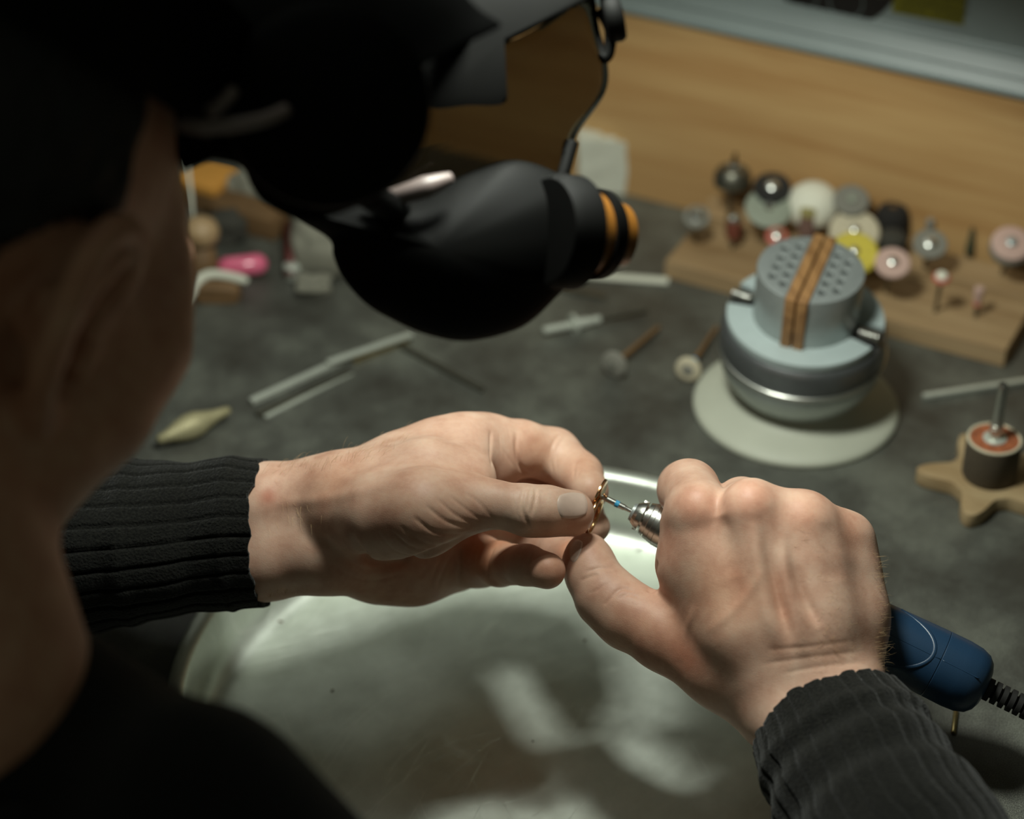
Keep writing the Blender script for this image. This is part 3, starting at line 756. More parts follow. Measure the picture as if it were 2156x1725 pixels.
link('lid', *(lambda q: (q.V, q.F))(box(p + [0, 0, 17.5], AXB, (15.6, 15.6, 3), 1)), MAT['ochre'], bxo, sharp=30); link('box_body', *(lambda q: (q.V, q.F))(box(p + [0, 0, 7.2], AXB, (15, 15, 7.2), 1)), MAT['brown'], bxo, sharp=30)
p = atz(520, 412, 6); tag(lump((p[0] + 1, p[1] + 4, 10), (12, 13, 13), 'cloth_grey', 'cleaning_cloth', 0.2, 18, 3.5, 5), 'pale grey cloth heaped right of the ochre box', 'cloth')
a = atz(406, 500, 6); b = a + np.array([-2, 20, 46]); g = tube([a, (a + b) / 2 + [0.6, 0, 0], b], [1.6, 1.4, 1.0], 10)
tag(link('plastic_stick', g.V, g.F, MAT['paper']), 'thin white upright stick at the edge of the cheek', 'stick')
p = atz(425, 590, 0)
t = thing('wooden_tool', 'short brown wooden tool handle with a round knob end, beside the cheek', 'handle', p)
g = lathe([(0, 9), (2, 11), (14, 10), (24, 7.5)], p, (0.05, 0.1, 1), 24); link('grip', g.V, g.F, MAT['brown'], t)
g = lathe([(24, 6), (27, 10.5), (33, 11.5), (39, 9), (42, 3)], p, (0.05, 0.1, 1), 24); link('knob', g.V, g.F, MAT['wood_block'], t)
a = atz(478, 563, 8); b = atz(545, 556, 8); d = b - a; L = np.linalg.norm(d)
g = lathe([(-6, 1), (-4.4, 4.4), (-1, 6.2), (L, 6.4), (L + 3.4, 4.8), (L + 5.2, 1.5)], a, d, 28)
tag(link('pink_tube', g.V, g.F, MAT['pink']), 'glossy bright pink rounded plastic piece beside the cheek', 'plastic piece')
p = atz(458, 632, 0); tag(lump((p[0], p[1] + 4, 5), (15, 9, 7), 'brown', 'leather_pad', 0.1, 18, 3, 4, sq=0.5), 'brown leather pad below the pink piece, beside the cheek', 'pad')
P = smooth_line([atz(392, 640, 6), atz(412, 598, 12), atz(436, 580, 14), atz(470, 580, 14), atz(522, 592, 13)], 8); g = tube(P, np.interp(np.linspace(0, 1, len(P)), [0, .15, .9, 1], [1.2, 3, 3, 1.6]), 12)
tag(link('plastic_hose', g.V, g.F, MAT['paper']), 'white curved piece of hose lying over the brown leather pad', 'hose')
p = atz(470, 520, 0); tag(lump((p[0], p[1] + 8, 8), (13, 9, 10), 'charcoal', 'rubber_lump', 0.2, 14, 3, 8), 'dark grey lump behind the pink piece', 'lump')
p = atz(520, 490, 0); g = box(p + [2, 8, 8], AXB, (24, 11, 8), 2.5); tag(link('storage_box', g.V, g.F, MAT['brown'], sharp=40), 'dull brown box in front of the grey cloth', 'box')
a = atz(612, 580, 5); b = atz(606, 470, 12); g = tube([a, (a + b) / 2 + [1.5, 0, 4], b], [3.2, 3.8, 2.4], 14)
tag(link('plier_handle', g.V, g.F, MAT['dull_red']), 'dark red tool handle between the brown box and grey rag', 'handle')
p = atz(680, 575, 0); tag(lump((p[0], p[1] + 18, 12), (19, 26, 16), 'cloth_grey', 'polishing_rag', 0.2, 20, 3.0, 11), 'grey rag bundle hanging down beside the visor', 'rag')
p = atz(618, 585, 0); g = lathe([(0, 4), (1, 5.4), (9, 5.4), (10, 4)], p, seg=20); tag(link('glass_bead', g.V, g.F, MAT['file'], sharp=40), 'small shiny round cap beside the red handle', 'cap')
p = atz(662, 612, 0); tag(lump((p[0], p[1], 5), (10, 7, 5), 'cloth_grey', 'crumpled_tape', 0.25, 14, 4, 15), 'small crumpled grey tape in front of the grey rag', 'tape')
# ================================================================== SIGNED-DISTANCE MODELLING


def smin(a, b, k):
    if k <= 0: return np.minimum(a, b)
    h = np.clip(0.5 + 0.5 * (b - a) / k, 0, 1)
    return b + (a - b) * h - k * h * (1 - h)


class Field:
    def __init__(s, lo, hi, h):
        s.lo = np.asarray(lo, float); s.h = h
        s.n = np.ceil((np.asarray(hi, float) - s.lo) / h).astype(int) + 1
        s.D = np.full(s.n, 60.0, np.float32)
    def sub(s, lo, hi):
        i0 = np.clip(np.floor((lo - s.lo) / s.h).astype(int), 0, s.n - 1); i1 = np.clip(np.ceil((hi - s.lo) / s.h).astype(int) + 1, 1, s.n)
        sl = tuple(slice(a, b) for a, b in zip(i0, i1))
        ax = [(s.lo[i] + s.h * np.arange(i0[i], i1[i])).astype(np.float32) for i in range(3)]
        return sl, np.meshgrid(*ax, indexing='ij', sparse=True)
    def group(s, prims, kin=4.0, kjoin=4.0, margin=16.0, cut=False):
        """prims: ('c', a, b, ra, rb) tapered capsule or ('e', c, axes, radii) ellipsoid; smooth-united with kin, then joined with kjoin."""
        lo = np.full(3, 1e9); hi = np.full(3, -1e9)
        for p in prims:
            if p[0] == 'c':
                lo = np.minimum(lo, np.minimum(p[1] - p[3], p[2] - p[4])); hi = np.maximum(hi, np.maximum(p[1] + p[3], p[2] + p[4]))
            else:
                r = max(p[3]); lo = np.minimum(lo, p[1] - r); hi = np.maximum(hi, p[1] + r)
        sl, (X, Y, Z) = s.sub(lo - margin, hi + margin)
        E = None
        for p in prims:
            if p[0] == 'c':
                a, b, ra, rb = p[1:5]
                ba = b - a; l2 = float(ba @ ba); rr = ra - rb; a2 = l2 - rr * rr
                px, py, pz = X - np.float32(a[0]), Y - np.float32(a[1]), Z - np.float32(a[2])
                if a2 <= 1e-6:
                    d = np.sqrt(px * px + py * py + pz * pz) - max(ra, rb)
                else:
                    il2 = 1 / l2
                    y = px * ba[0] + py * ba[1] + pz * ba[2]; z = y - l2
                    pp = px * px + py * py + pz * pz
                    x2 = np.maximum(pp * l2 - y * y, 0) * l2
                    y2 = y * y * l2; z2 = z * z * l2
                    k = math.copysign(1, rr) * rr * rr * x2
                    d1 = np.sqrt(x2 + z2) * il2 - rb; d2 = np.sqrt(x2 + y2) * il2 - ra
                    d3 = (np.sqrt(x2 * a2 * il2) + y * rr) * il2 - ra
                    d = np.where(np.sign(z) * a2 * z2 > k, d1, np.where(np.sign(y) * a2 * y2 < k, d2, d3))
            else:
                c, A, r = p[1:4]
                px, py, pz = X - np.float32(c[0]), Y - np.float32(c[1]), Z - np.float32(c[2])
                q = [(px * A[i][0] + py * A[i][1] + pz * A[i][2]) for i in range(3)]
                k0 = np.sqrt(sum((q[i] / r[i]) ** 2 for i in range(3))); k1 = np.sqrt(sum((q[i] / r[i] ** 2) ** 2 for i in range(3))) + 1e-9
                d = k0 * (k0 - 1) / k1
            d = d.astype(np.float32)
            E = d if E is None else smin(E, d, p[5] if p[0] == 'c' and len(p) > 5 else kin)
        s.D[sl] = -smin(-s.D[sl], E, kjoin) if cut else smin(s.D[sl], E, kjoin)
    def mesh(s):
        D = s.D; I = D < 0; n = np.array(D.shape)
        cnt = np.zeros(n - 1, np.int8)
        offs = [(i, j, k) for i in (0, 1) for j in (0, 1) for k in (0, 1)]
        for o in offs: cnt += I[o[0]:n[0] - 1 + o[0], o[1]:n[1] - 1 + o[1], o[2]:n[2] - 1 + o[2]]
        act = np.argwhere((cnt > 0) & (cnt < 8))
        cv = np.stack([D[act[:, 0] + o[0], act[:, 1] + o[1], act[:, 2] + o[2]] for o in offs], 1).astype(np.float64)
        acc = np.zeros((len(act), 3)); w_ = np.zeros(len(act))
        O = np.array(offs, float)
        for i in range(8):
            for j in range(i + 1, 8):
                if abs(O[i] - O[j]).sum() != 1: continue
                m = (cv[:, i] < 0) != (cv[:, j] < 0)
                t = cv[m, i] / (cv[m, i] - cv[m, j]); acc[m] += O[i] + (O[j] - O[i]) * t[:, None]; w_[m] += 1
        V = s.lo + (act + acc / w_[:, None]) * s.h
        idx = np.full(n - 1, -1, np.int32); idx[tuple(act.T)] = np.arange(len(act))
        Q = []
        for ax in range(3):
            b, c = [(1, 2), (2, 0), (0, 1)][ax]
            sa = [slice(None)] * 3; sb = [slice(None)] * 3; sa[ax] = slice(0, -1); sb[ax] = slice(1, None)
            d = I[tuple(sa)] != I[tuple(sb)]
            e = np.argwhere(d); ok = (e[:, b] > 0) & (e[:, c] > 0) & (e[:, b] < n[b] - 1) & (e[:, c] < n[c] - 1); e = e[ok]
            def cell(db, dc):
                q = e.copy(); q[:, b] -= db; q[:, c] -= dc; return idx[tuple(q.T)]
            q = np.stack([cell(1, 1), cell(0, 1), cell(0, 0), cell(1, 0)], 1)
            fl = ~I[tuple(e.T)]; q[fl] = q[fl][:, ::-1]; Q.append(q)
        Q = np.concatenate(Q); Q = Q[(Q >= 0).all(1)]
        return V, Q


def vnormals(V, Q):
    nf = np.cross(V[Q[:, 2]] - V[Q[:, 0]], V[Q[:, 3]] - V[Q[:, 1]])
    Nn = np.zeros_like(V)
    for i in range(4): np.add.at(Nn, Q[:, i], nf)
    return Nn / (np.linalg.norm(Nn, axis=1)[:, None] + 1e-12)


def relax(V, Q, it=2, f=0.5):
    for _ in range(it):
        acc = np.zeros_like(V); c = np.zeros(len(V))
        for i in range(4):
            a, b = Q[:, i], Q[:, (i + 1) % 4]
            np.add.at(acc, a, V[b]); np.add.at(c, a, 1)
            np.add.at(acc, b, V[a]); np.add.at(c, b, 1)
        V = V + f * (acc / np.maximum(c, 1)[:, None] - V)
    return V


def bvh(V, Q): return BVHTree.FromPolygons([Vector(v) for v in V], [tuple(int(i) for i in q) for q in Q])


def hit(tree, px, py):
    """The surface point of a modelled body under a pixel of the photograph, and its normal."""
    r = ray(px, py); r = r / np.linalg.norm(r)
    h = tree.ray_cast(Vector(C_), Vector(r))
    return (np.array(h[0]), np.array(h[1])) if h[0] is not None else (None, None)


def seg_dist(V, P):
    """Distance of vertices from a polyline and the parameter (0..1) along it."""
    best = np.full(len(V), 1e9); tt = np.zeros(len(V)); n = len(P) - 1
    for i in range(n):
        a, b = P[i], P[i + 1]; ba = b - a; l = ba @ ba + 1e-12
        t = np.clip(((V - a) @ ba) / l, 0, 1); d = np.linalg.norm(V - a - t[:, None] * ba, axis=1)
        m = d < best; best[m] = d[m]; tt[m] = (i + t[m]) / n
    return best, tt


def carve(V, Q, tree, lines):
    """Skin creases (depth < 0 cuts, > 0 raises): lines of (pixels, width mm, depth mm)."""
    Nn = vnormals(V, Q); disp = np.zeros(len(V))
    for pts, wd, dp, *slow in lines:
        P = [hit(tree, x, y)[0] for x, y in smooth_line(pts)]
        P = [p for p in P if p is not None]
        if len(P) < 2: continue
        P = np.array(P); lo = P.min(0) - 4 * wd; hi = P.max(0) + 4 * wd
        m = np.where(((V > lo) & (V < hi)).all(1))[0]
        if not len(m): continue
        d, t = seg_dist(V[m], P)
        fade = np.clip(np.minimum(t, 1 - t) / 0.25, 0, 1); fade = fade * fade * (3 - 2 * fade)
        if slow: g0 = np.clip(t / slow[0], 0, 1); fade = np.minimum(fade, g0 * g0 * (3 - 2 * g0))
        disp[m] += dp * np.exp(-(d / wd) ** 2) * (1 if wd > 6 else 0.08 + 0.92 * fade)
    return V + Nn * disp[:, None]


def pc(*seq, d=None):
    """Chain of tapered capsules from (px, py, depth, radius px) stations."""
    out = []
    for s0, s1 in zip(seq[:-1], seq[1:]):
        a = at(*s0[:3]); b = at(*s1[:3]); out.append(('c', a, b, s0[3] * s0[2] / FPX, s1[3] * s1[2] / FPX))
    return out
# ================================================================== HANDS
# left hand: thumb on the near side, fingers curled behind it round the ring
def left_hand():
    f = Field((-160, 690, 22), (70, 850, 135), 0.9)
    f.group(pc((330, 1080, 985, 88), (560, 1070, 980, 88), (690, 1052, 976, 88)) + pc((330, 1180, 985, 92), (560, 1168, 980, 90), (690, 1158, 972, 86)), 9, 5)
    palm = pc((690, 1055, 976, 90), (860, 1010, 985, 98), (1005, 965, 998, 90)) + pc((690, 1085, 985, 85), (1010, 1010, 1022, 80)) + \
        pc((690, 1140, 982, 85), (985, 1100, 1030, 78)) + pc((690, 1160, 974, 84), (800, 1180, 992, 84), (870, 1182, 1000, 86), (955, 1172, 1012, 76))
    f.group(palm, 9, 9)
    f.group(pc((930, 950, 985, 70), (1040, 945, 1002, 66)), 6, 9)
    f.group(pc((720, 1080, 962, 80), (810, 1085, 944, 86), (885, 1080, 934, 88), (985, 1060, 940, 60)), 8, 4.5)
    f.group(pc((740, 1040, 966, 84), (900, 1008, 960, 80), (985, 1012, 960, 52)) + pc((982, 930, 984, 52), (984, 1010, 961, 52)), 8, 9)
    # thumb
    f.group(pc((960, 1062, 941, 64), (1040, 1062, 939, 49), (1105, 1073, 940, 52), (1150, 1074, 943, 50), (1205, 1077, 949, 45)), 3, 5)
    f.group(pc((1120, 1088, 944, 42), (1205, 1090, 951, 38)), 3, 4)
    # fingers
    idx = pc((1010, 958, 998, 84), (1095, 944, 1004, 58), (1166, 958, 1012, 55), (1220, 1002, 1000, 48), (1242, 1034, 982, 40))
    mid = pc((1010, 1010, 1022, 76), (1100, 1030, 1030, 54), (1165, 1050, 1030, 50), (1225, 1085, 1010, 44), (1250, 1110, 990, 35))
    rin = pc((985, 1095, 1025, 74), (1080, 1120, 1040, 50), (1140, 1150, 1030, 46), (1180, 1165, 1005, 42), (1208, 1172, 985, 37))
    lit = pc((950, 1172, 1006, 70), (1010, 1182, 1000, 54), (1052, 1188, 980, 46), (1108, 1190, 957, 42), (1152, 1202, 946, 39))
    for ch in (rin, mid, idx): f.group(ch, 3.5, 1.6)
    f.group(lit, 3.0, 1.6)
    V, Q = f.mesh()
    V = relax(V, Q, 1)
    t = bvh(V, Q)
    L = [  # (pixels, width, depth)
        # main fold under the ball of the thumb
        ([(742, 1120), (752, 1150), (790, 1182), (850, 1182), (925, 1158), (1000, 1118)], 2.6, -1.9),
        ([(840, 1105), (890, 1143), (955, 1152)], 0.9, -0.45), ([(868, 1085), (915, 1120), (985, 1126)], 0.9, -0.5),
        ([(895, 1062), (940, 1098), (1002, 1113)], 0.9, -0.5), ([(915, 1045), (960, 1085), (1015, 1110)], 0.8, -0.4),
        ([(815, 1110), (865, 1152), (915, 1160)], 0.9, -0.4), ([(790, 1115), (830, 1160), (880, 1172)], 0.9, -0.35),
        ([(940, 1040), (985, 1075), (1030, 1107)], 0.7, -0.3), ([(975, 1035), (1010, 1060), (1050, 1108)], 0.7, -0.25),
        # thumb joint
        ([(1106, 1024), (1098, 1045), (1097, 1068), (1108, 1095), (1118, 1118)], 0.7, -0.75), ([(1128, 1024), (1127, 1050), (1117, 1090)], 0.7, -0.7),
        ([(1117, 1026), (1113, 1050), (1108, 1080)], 0.55, -0.4), ([(1090, 1026), (1086, 1060), (1096, 1100)], 0.55, -0.35),
        ([(1140, 1030), (1138, 1070)], 0.4, -0.18),
        ([(1060, 1108), (1100, 1118), (1150, 1118), (1200, 1110)], 0.9, -0.25),
        # index base, joints
        ([(1034, 905), (1033, 940), (1034, 985)], 1.0, -0.8), ([(1087, 905), (1088, 955), (1100, 990), (1118, 998)], 1.1, -1.1),
        ([(1042, 925), (1060, 950), (1084, 985)], 0.6, -0.3), ([(1050, 905), (1055, 960)], 0.5, -0.25), ([(1070, 900), (1075, 930)], 0.5, -0.2),
        ([(1180, 912), (1160, 945), (1164, 1000)], 0.7, -0.55), ([(1190, 918), (1172, 950), (1174, 1000)], 0.5, -0.3),
        ([(1234, 950), (1212, 975), (1208, 1012)], 0.6, -0.45), ([(1240, 962), (1222, 985), (1215, 1010)], 0.4, -0.25),
        # heel of the hand
        ([(905, 1240), (920, 1195), (938, 1165)], 0.9, -0.55), ([(918, 1245), (938, 1195), (958, 1160)], 0.9, -0.55), ([(880, 1225), (900, 1195), (912, 1172)], 0.8, -0.35),
        ([(966, 1240), (967, 1195), (970, 1150)], 1.0, -0.9), ([(1028, 1225), (1026, 1185), (1042, 1150)], 1.0, -0.8),
        ([(690, 1180), (740, 1215), (800, 1222), (850, 1205)], 1.0, -0.4), ([(720, 1170), (770, 1200), (830, 1196)], 1.0, -0.35),
        ([(810, 1235), (812, 1262)], 0.6, -0.35),
        # little finger end joint
        ([(1122, 1160), (1113, 1190), (1119, 1228)], 0.6, -0.55), ([(1116, 1170), (1108, 1195)], 0.4, -0.2),
        # tendons by the wrist
        ([(560, 1060), (650, 1055), (760, 1035), (870, 1000)], 3.0, 0.55), ([(700, 1015), (800, 985), (900, 930)], 3.0, 0.4),
    ]
    V = carve(V, Q, t, L)
    return V, Q


# line of the handpiece the right hand closes round
T0 = at(1263, 1043.5, 966); T1 = at(2070, 1447, 940)
AXH = (T1 - T0); LH = np.linalg.norm(AXH); AXH /= LH
K = LH / math.hypot(2070 - 1263, 1447 - 1043.5)            # mm per pixel along the axis


# right hand: seen over the back of the hand, wrapped round the handpiece
def right_hand():
    f = Field((12, 570, 0), (200, 815, 165), 0.9)
    f.group(pc((1860, 1800, 836, 86), (1745, 1600, 880, 85), (1665, 1515, 908, 84)) + pc((1960, 1730, 838, 90), (1830, 1560, 884, 87), (1765, 1455, 910, 84)), 9, 5)
    back = pc((1640, 1490, 912, 86), (1560, 1330, 914, 82), (1468, 1080, 922, 66)) + pc((1680, 1470, 909, 88), (1578, 1078, 908, 60)) + \
        pc((1740, 1450, 908, 88), (1692, 1105, 911, 58)) + pc((1775, 1440, 914, 84), (1800, 1290, 922, 62), (1780, 1140, 926, 54))
    f.group(back, 8, 9)
    f.group(pc((1500, 1125, 927, 58), (1690, 1140, 918, 62), (1782, 1180, 929, 52)) + pc((1490, 1200, 925, 66), (1600, 1200, 917, 74), (1700, 1210, 916, 74), (1785, 1230, 927, 56)) +
            pc((1530, 1300, 922, 74), (1640, 1300, 914, 80), (1720, 1310, 913, 80), (1790, 1330, 923, 66)), 12, 9)
    f.group(pc((1690, 1094, 915, 50), (1784, 1130, 928, 46)) + pc((1588, 1064, 911, 50), (1692, 1094, 914, 50)) + pc((1520, 1112, 922, 52), (1600, 1110, 914, 53), (1690, 1124, 914, 55)), 6, 8)
    f.group(pc((1560, 1400, 926, 90), (1462, 1190, 934, 76), (1455, 1110, 933, 64)), 6, 9)
    # thumb with the ball of the thumb
    f.group(pc((1620, 1480, 920, 84), (1520, 1410, 928, 80), (1400, 1335, 940, 74), (1312, 1285, 947, 66)), 6, 7)
    f.group(pc((1322, 1300, 946, 70), (1278, 1258, 951, 66), (1248, 1212, 956, 56), (1239, 1186, 959, 53), (1237, 1168, 962, 46)), 3, 4)
    idx = pc((1475, 1078, 920, 66), (1450, 1032, 950, 62), (1445, 1030, 978, 58), (1440, 1085, 998, 48), (1440, 1125, 992, 40))
    mid = pc((1578, 1075, 909, 62), (1562, 1062, 948, 54), (1560, 1090, 984, 50), (1520, 1150, 1004, 44), (1490, 1170, 1000, 38))
    rin = pc((1692, 1102, 913, 58), (1684, 1098, 952, 54), (1680, 1125, 988, 48), (1630, 1190, 1008, 43), (1600, 1215, 1004, 38))
    lit = pc((1782, 1142, 928, 54), (1776, 1150, 962, 48), (1770, 1180, 990, 42), (1720, 1240, 1006, 38), (1690, 1260, 1004, 34))
    for ch in (lit, rin, mid, idx): f.group(ch, 4, 2.0)
    hs = [(60, 36), (140, 47), (226, 56), (430, 62.5), (560, 68), (700, 74), (900, 77.5)]
    f.group([('c', T0 + AXH * a * K, T0 + AXH * b * K, ra * K, rb * K) for (a, ra), (b, rb) in zip(hs[:-1], hs[1:])], 1.0, 0.8, cut=True)
    V, Q = f.mesh(); V = relax(V, Q, 1); t = bvh(V, Q)
    L = [
        # hollows between the tendons
        ([(1596, 1070), (1610, 1130), (1622, 1185), (1635, 1240), (1648, 1290), (1670, 1360)], 3.0, -3.6, 0.75), ([(1660, 1140), (1672, 1190), (1686, 1235), (1704, 1278), (1728, 1325)], 2.5, -2.4, 0.7),
        ([(1522, 1080), (1532, 1150), (1545, 1220)], 5.0, -0.6), ([(1738, 1095), (1748, 1160), (1762, 1230)], 5.0, -0.5),
        # tendons and veins
        ([(1585, 1090), (1596, 1180), (1612, 1280), (1640, 1370)], 3.2, 0.9), ([(1650, 1110), (1654, 1220), (1672, 1310), (1700, 1400)], 2.8, 1.0),
        ([(1480, 1340), (1540, 1290), (1580, 1245), (1610, 1190)], 2.2, 0.35), ([(1430, 1400), (1440, 1340), (1470, 1270)], 2.2, 0.3),
        # knuckles
        ([(1464, 1050), (1468, 1062), (1472, 1074)], 8.0, 0.7), ([(1582, 1036), (1586, 1048), (1590, 1060)], 8.0, 0.8), ([(1692, 1070), (1695, 1080), (1698, 1090)], 8.0, 0.5), ([(1786, 1106), (1789, 1114), (1792, 1122)], 7.0, 0.5),
        ([(1516, 1024), (1512, 1050), (1520, 1085)], 4.0, -0.7),
        # thumb creases
        ([(1232, 1206), (1262, 1196), (1300, 1196)], 0.7, -0.45), ([(1220, 1225), (1240, 1215), (1262, 1210)], 0.7, -0.35), ([(1260, 1200), (1278, 1200), (1298, 1205)], 0.5, -0.3),
        ([(1285, 1262), (1308, 1240), (1340, 1246)], 0.8, -0.5), ([(1270, 1275), (1290, 1255)], 0.7, -0.3), ([(1300, 1262), (1325, 1252), (1352, 1262)], 0.7, -0.3),
        ([(1368, 1250), (1376, 1220), (1384, 1180)], 1.6, -1.0),
        ([(1235, 1252), (1262, 1240), (1280, 1225)], 0.6, -0.25),
        # wrist folds
        ([(1610, 1370), (1700, 1362), (1800, 1350)], 1.0, -0.2), ([(1600, 1400), (1700, 1385), (1820, 1372)], 1.0, -0.22), ([(1640, 1420), (1740, 1402), (1830, 1395)], 1.0, -0.22),
    ]
    V = carve(V, Q, t, L)
    return V, Q


LV, LQ = left_hand()
RV, RQ = right_hand()
LT, RT = bvh(LV, LQ), bvh(RV, RQ)


def nail(tree, outline, name, parent, lift=0.06, th=0.3, n=14):
    """A fingernail lying on the finger: outline quad in the photograph, rounded, laid onto the modelled surface."""
    A, B, Cc, D = [np.array(q, float) for q in outline]            # base-top, tip-top, tip-bottom, base-bottom
    top = []; ok = []
    for i in range(n + 1):
        for j in range(n + 1):
            u, v = i / n, j / n
            # squircle rounding of the outline
            cu, cv = 2 * u - 1, 2 * v - 1
            su = cu * math.sqrt(max(0, 1 - 0.42 * cv * cv)); sv = cv * math.sqrt(max(0, 1 - 0.42 * cu * cu))
            uu, vv = (su + 1) / 2, (sv + 1) / 2
            q = (A * (1 - uu) + B * uu) * (1 - vv) + (D * (1 - uu) + Cc * uu) * vv
            p, nn = hit(tree, *q)
            top.append((p, nn))
    V = []; F4 = []
    rr = ray(*(A + Cc) / 2); rr /= np.linalg.norm(rr)
    for p, nn in top:
        if p is None: p, nn = np.zeros(3), np.zeros(3)
    P = np.array([t[0] if t[0] is not None else top[len(top) // 2][0] for t in top]); Nn = np.array([t[1] if t[1] is not None else -rr for t in top])
    Nn[(Nn @ rr) > 0] *= -1
    k = n + 1
    for layer in (lift + th, -0.5):
        for a, (p, nn) in enumerate(zip(P, Nn)):
            i, j = divmod(a, k); e = min(i, n - i, j, n - j) / n
            V.append(p + nn * (layer if layer < 0 else lift * min(1, e * 8) + th * min(1, .4 + e * 6) - (0.35 if e == 0 else 0)))
    for i in range(n):
        for j in range(n):
            q = (i * k + j, i * k + j + 1, (i + 1) * k + j + 1, (i + 1) * k + j); F4.append(q); F4.append(tuple(x + k * k for x in q[::-1]))
    return link(name, V, F4, MAT['nail'], parent)
# ================================================================== THE PERSON
EAR = at(112, 690, 690)
def camv(x, u, f): return R_ * x + U_ * u + F_ * f
HF = np.array([0.425, 0.655, -0.62]); HF /= np.linalg.norm(HF)
HR = np.cross(HF, [0, 0, 1.0]); HR /= np.linalg.norm(HR); HU = np.cross(HR, HF)
HC = EAR - HR * 74 + HF * 8
def hp(r, f, u): return HC + HR * r + HF * f + HU * u
HAX = np.array([HR, HF, HU])
NECK = np.array([-189, 508, 205.0])
SHR = np.array([-103, 469, 183.0]); SHL = np.array([-330, 640, 165.0])
ELR = np.array([230, 405, 62.0]); ELL = np.array([-395, 752, 60.0])
WRR = at(1712, 1500, 908); WRL = at(545, 1118, 980)


def head_mesh():
    f = Field((-420, 330, -20), (40, 760, 560), 3.0)
    C3 = lambda a, b, ra, rb: ('c', hp(*a), hp(*b), ra, rb)
    E3 = lambda c, r: ('e', hp(*c), HAX, r)
    f.group([E3((0, -14, 48), (76, 98, 84)), E3((0, 30, 0), (64, 66, 92))], 14, 4, 30)
    f.group([C3((60, 18, -38), (18, 74, -76), 25, 20), C3((-48, 12, -40), (-14, 74, -78), 22, 18), C3((-8, 80, -80), (8, 80, -80), 18, 18),
             C3((60, 34, -14), (62, 14, -46), 20, 22), C3((50, 44, -4), (60, 20, 2), 20, 18), C3((-42, 46, -4), (-54, 20, 2), 20, 18), C3((46, 44, -38), (32, 62, -48), 24, 20), C3((-40, 52, -40), (-30, 66, -50), 24, 20)], 12, 14, 30)
    f.group([('c', at(284, 470, 764), at(286, 600, 760), 17, 19), ('c', at(286, 600, 760), at(272, 720, 752), 19, 20), ('c', at(272, 720, 752), at(205, 850, 738), 20, 20)], 10, 14, 30)
    f.group([C3((-40, 80, 32), (40, 80, 32), 12, 12), C3((0, 84, 24), (-6, 93, -14), 8, 9), C3((-10, 89, -16), (2, 89, -16), 7, 7), C3((-18, 90, -44), (18, 90, -44), 6, 6), C3((-16, 89, -53), (16, 89, -53), 7, 7)], 4, 7, 20)
    f.group([C3((31, 86, 12), (31, 84, 12), 13, 13), C3((-31, 86, 12), (-31, 84, 12), 13, 13)], 2, 5, 20, cut=True)
    f.group([C3((-14, 97, -49), (14, 97, -49), 1.2, 1.2)], 1, 3, 20, cut=True)
    f.group([('c', hp(20, -28, -40), NECK, 50, 50), ('c', hp(-6, -28, -40), NECK, 50, 50)], 14, 14, 30)
    # ears
    for s in (1, -1):
        P = []
        for t in np.linspace(-0.5, 5.4, 24):
            a = t; y = -6 - 15 * math.cos(a) - 4 * math.sin(a) * .6; z = 4 + 29 * math.sin(a)
            P.append(hp(s * (80 + 9 * max(0, -math.cos(a) * -1 * .6 + .5)), y + 0.0, z))
        # helix runs from the crus over the top and down the back to the lobe
        H = [(74, 8, 6), (80, 10, 20), (84, 4, 33), (88, -10, 38), (92, -24, 30), (93, -29, 12), (90, -26, -6), (85, -17, -20), (79, -6, -29), (75, 2, -24)]
        pts = smooth_line([hp(s * a, b, c) for a, b, c in H], 4)
        ch = [('c', a, b, 4.6, 4.6) for a, b in zip(pts[:-1], pts[1:])]
        f.group(ch, 3, 5, 16)
        A2 = smooth_line([hp(s * a, b, c) for a, b, c in [(84, -4, 26), (87, -14, 18), (87, -19, 4), (84, -15, -10)]], 3)
        f.group([('c', a, b, 4, 4) for a, b in zip(A2[:-1], A2[1:])], 3, 5, 16)
        f.group([C3((s * 78, -10, -26), (s * 76, -5, -31), 7.5, 6.5), C3((s * 75, 8, -4), (s * 78, 6, -10), 6, 5), C3((s * 80, -22, 10), (s * 78, -14, -12), 5, 5), C3((s * 70, -8, 26), (s * 72, -14, 0), 8, 8)], 3, 5, 16)
        f.group([C3((s * 82, -3, 1), (s * 70, 0, -2), 9, 6)], 3, 4, 16, cut=True)
    f.group([('e', at(484, 130, 752), [R_, U_, F_], (27, 54, 22))], 1, 2, 16, cut=True)                 # room for the visor's side shield
    V, Q = f.mesh(); return V, Q


def chain(P, r): return [('c', np.array(a, float), np.array(b, float), ra, rb) for a, b, ra, rb in zip(P[:-1], P[1:], r[:-1], r[1:])]


HV, HQ = head_mesh()
# arms under the sleeves
f = Field((-450, 330, -40), (300, 820, 240), 5.0)
f.group(chain([SHR, np.array([10, 385, 100.0]), ELR, ELR + (WRR - ELR) * .55], [32, 34, 34, 32]), 10, 5, 30)
f.group(chain([SHL, ELL, ELL + (WRL - ELL) * .6], [28, 25, 24]), 10, 5, 30)
f.group(chain([NECK - [0, 0, 30], SHR], [44, 32]) + chain([NECK - [0, 0, 30], SHL], [44, 32]), 12, 10, 30)
AV, AQ = f.mesh()

person = thing('person', 'person in black ribbed sweater bending over the pan, both hands working on a ring', 'person', np.array([-200, 400, -150.0]))
V = np.concatenate([LV, RV, HV, AV]); Q = np.concatenate([LQ, RQ + len(LV), HQ + len(LV) + len(RV), AQ + len(LV) + len(RV) + len(HV)])
body = link('body', V, Q, MAT['skin'], person)
# natural colouring of the skin: redder knuckles and finger ends, whitish polishing dust on the thumb; plus shade painted in where marked below
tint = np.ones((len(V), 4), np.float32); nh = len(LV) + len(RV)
sub = V[:nh]


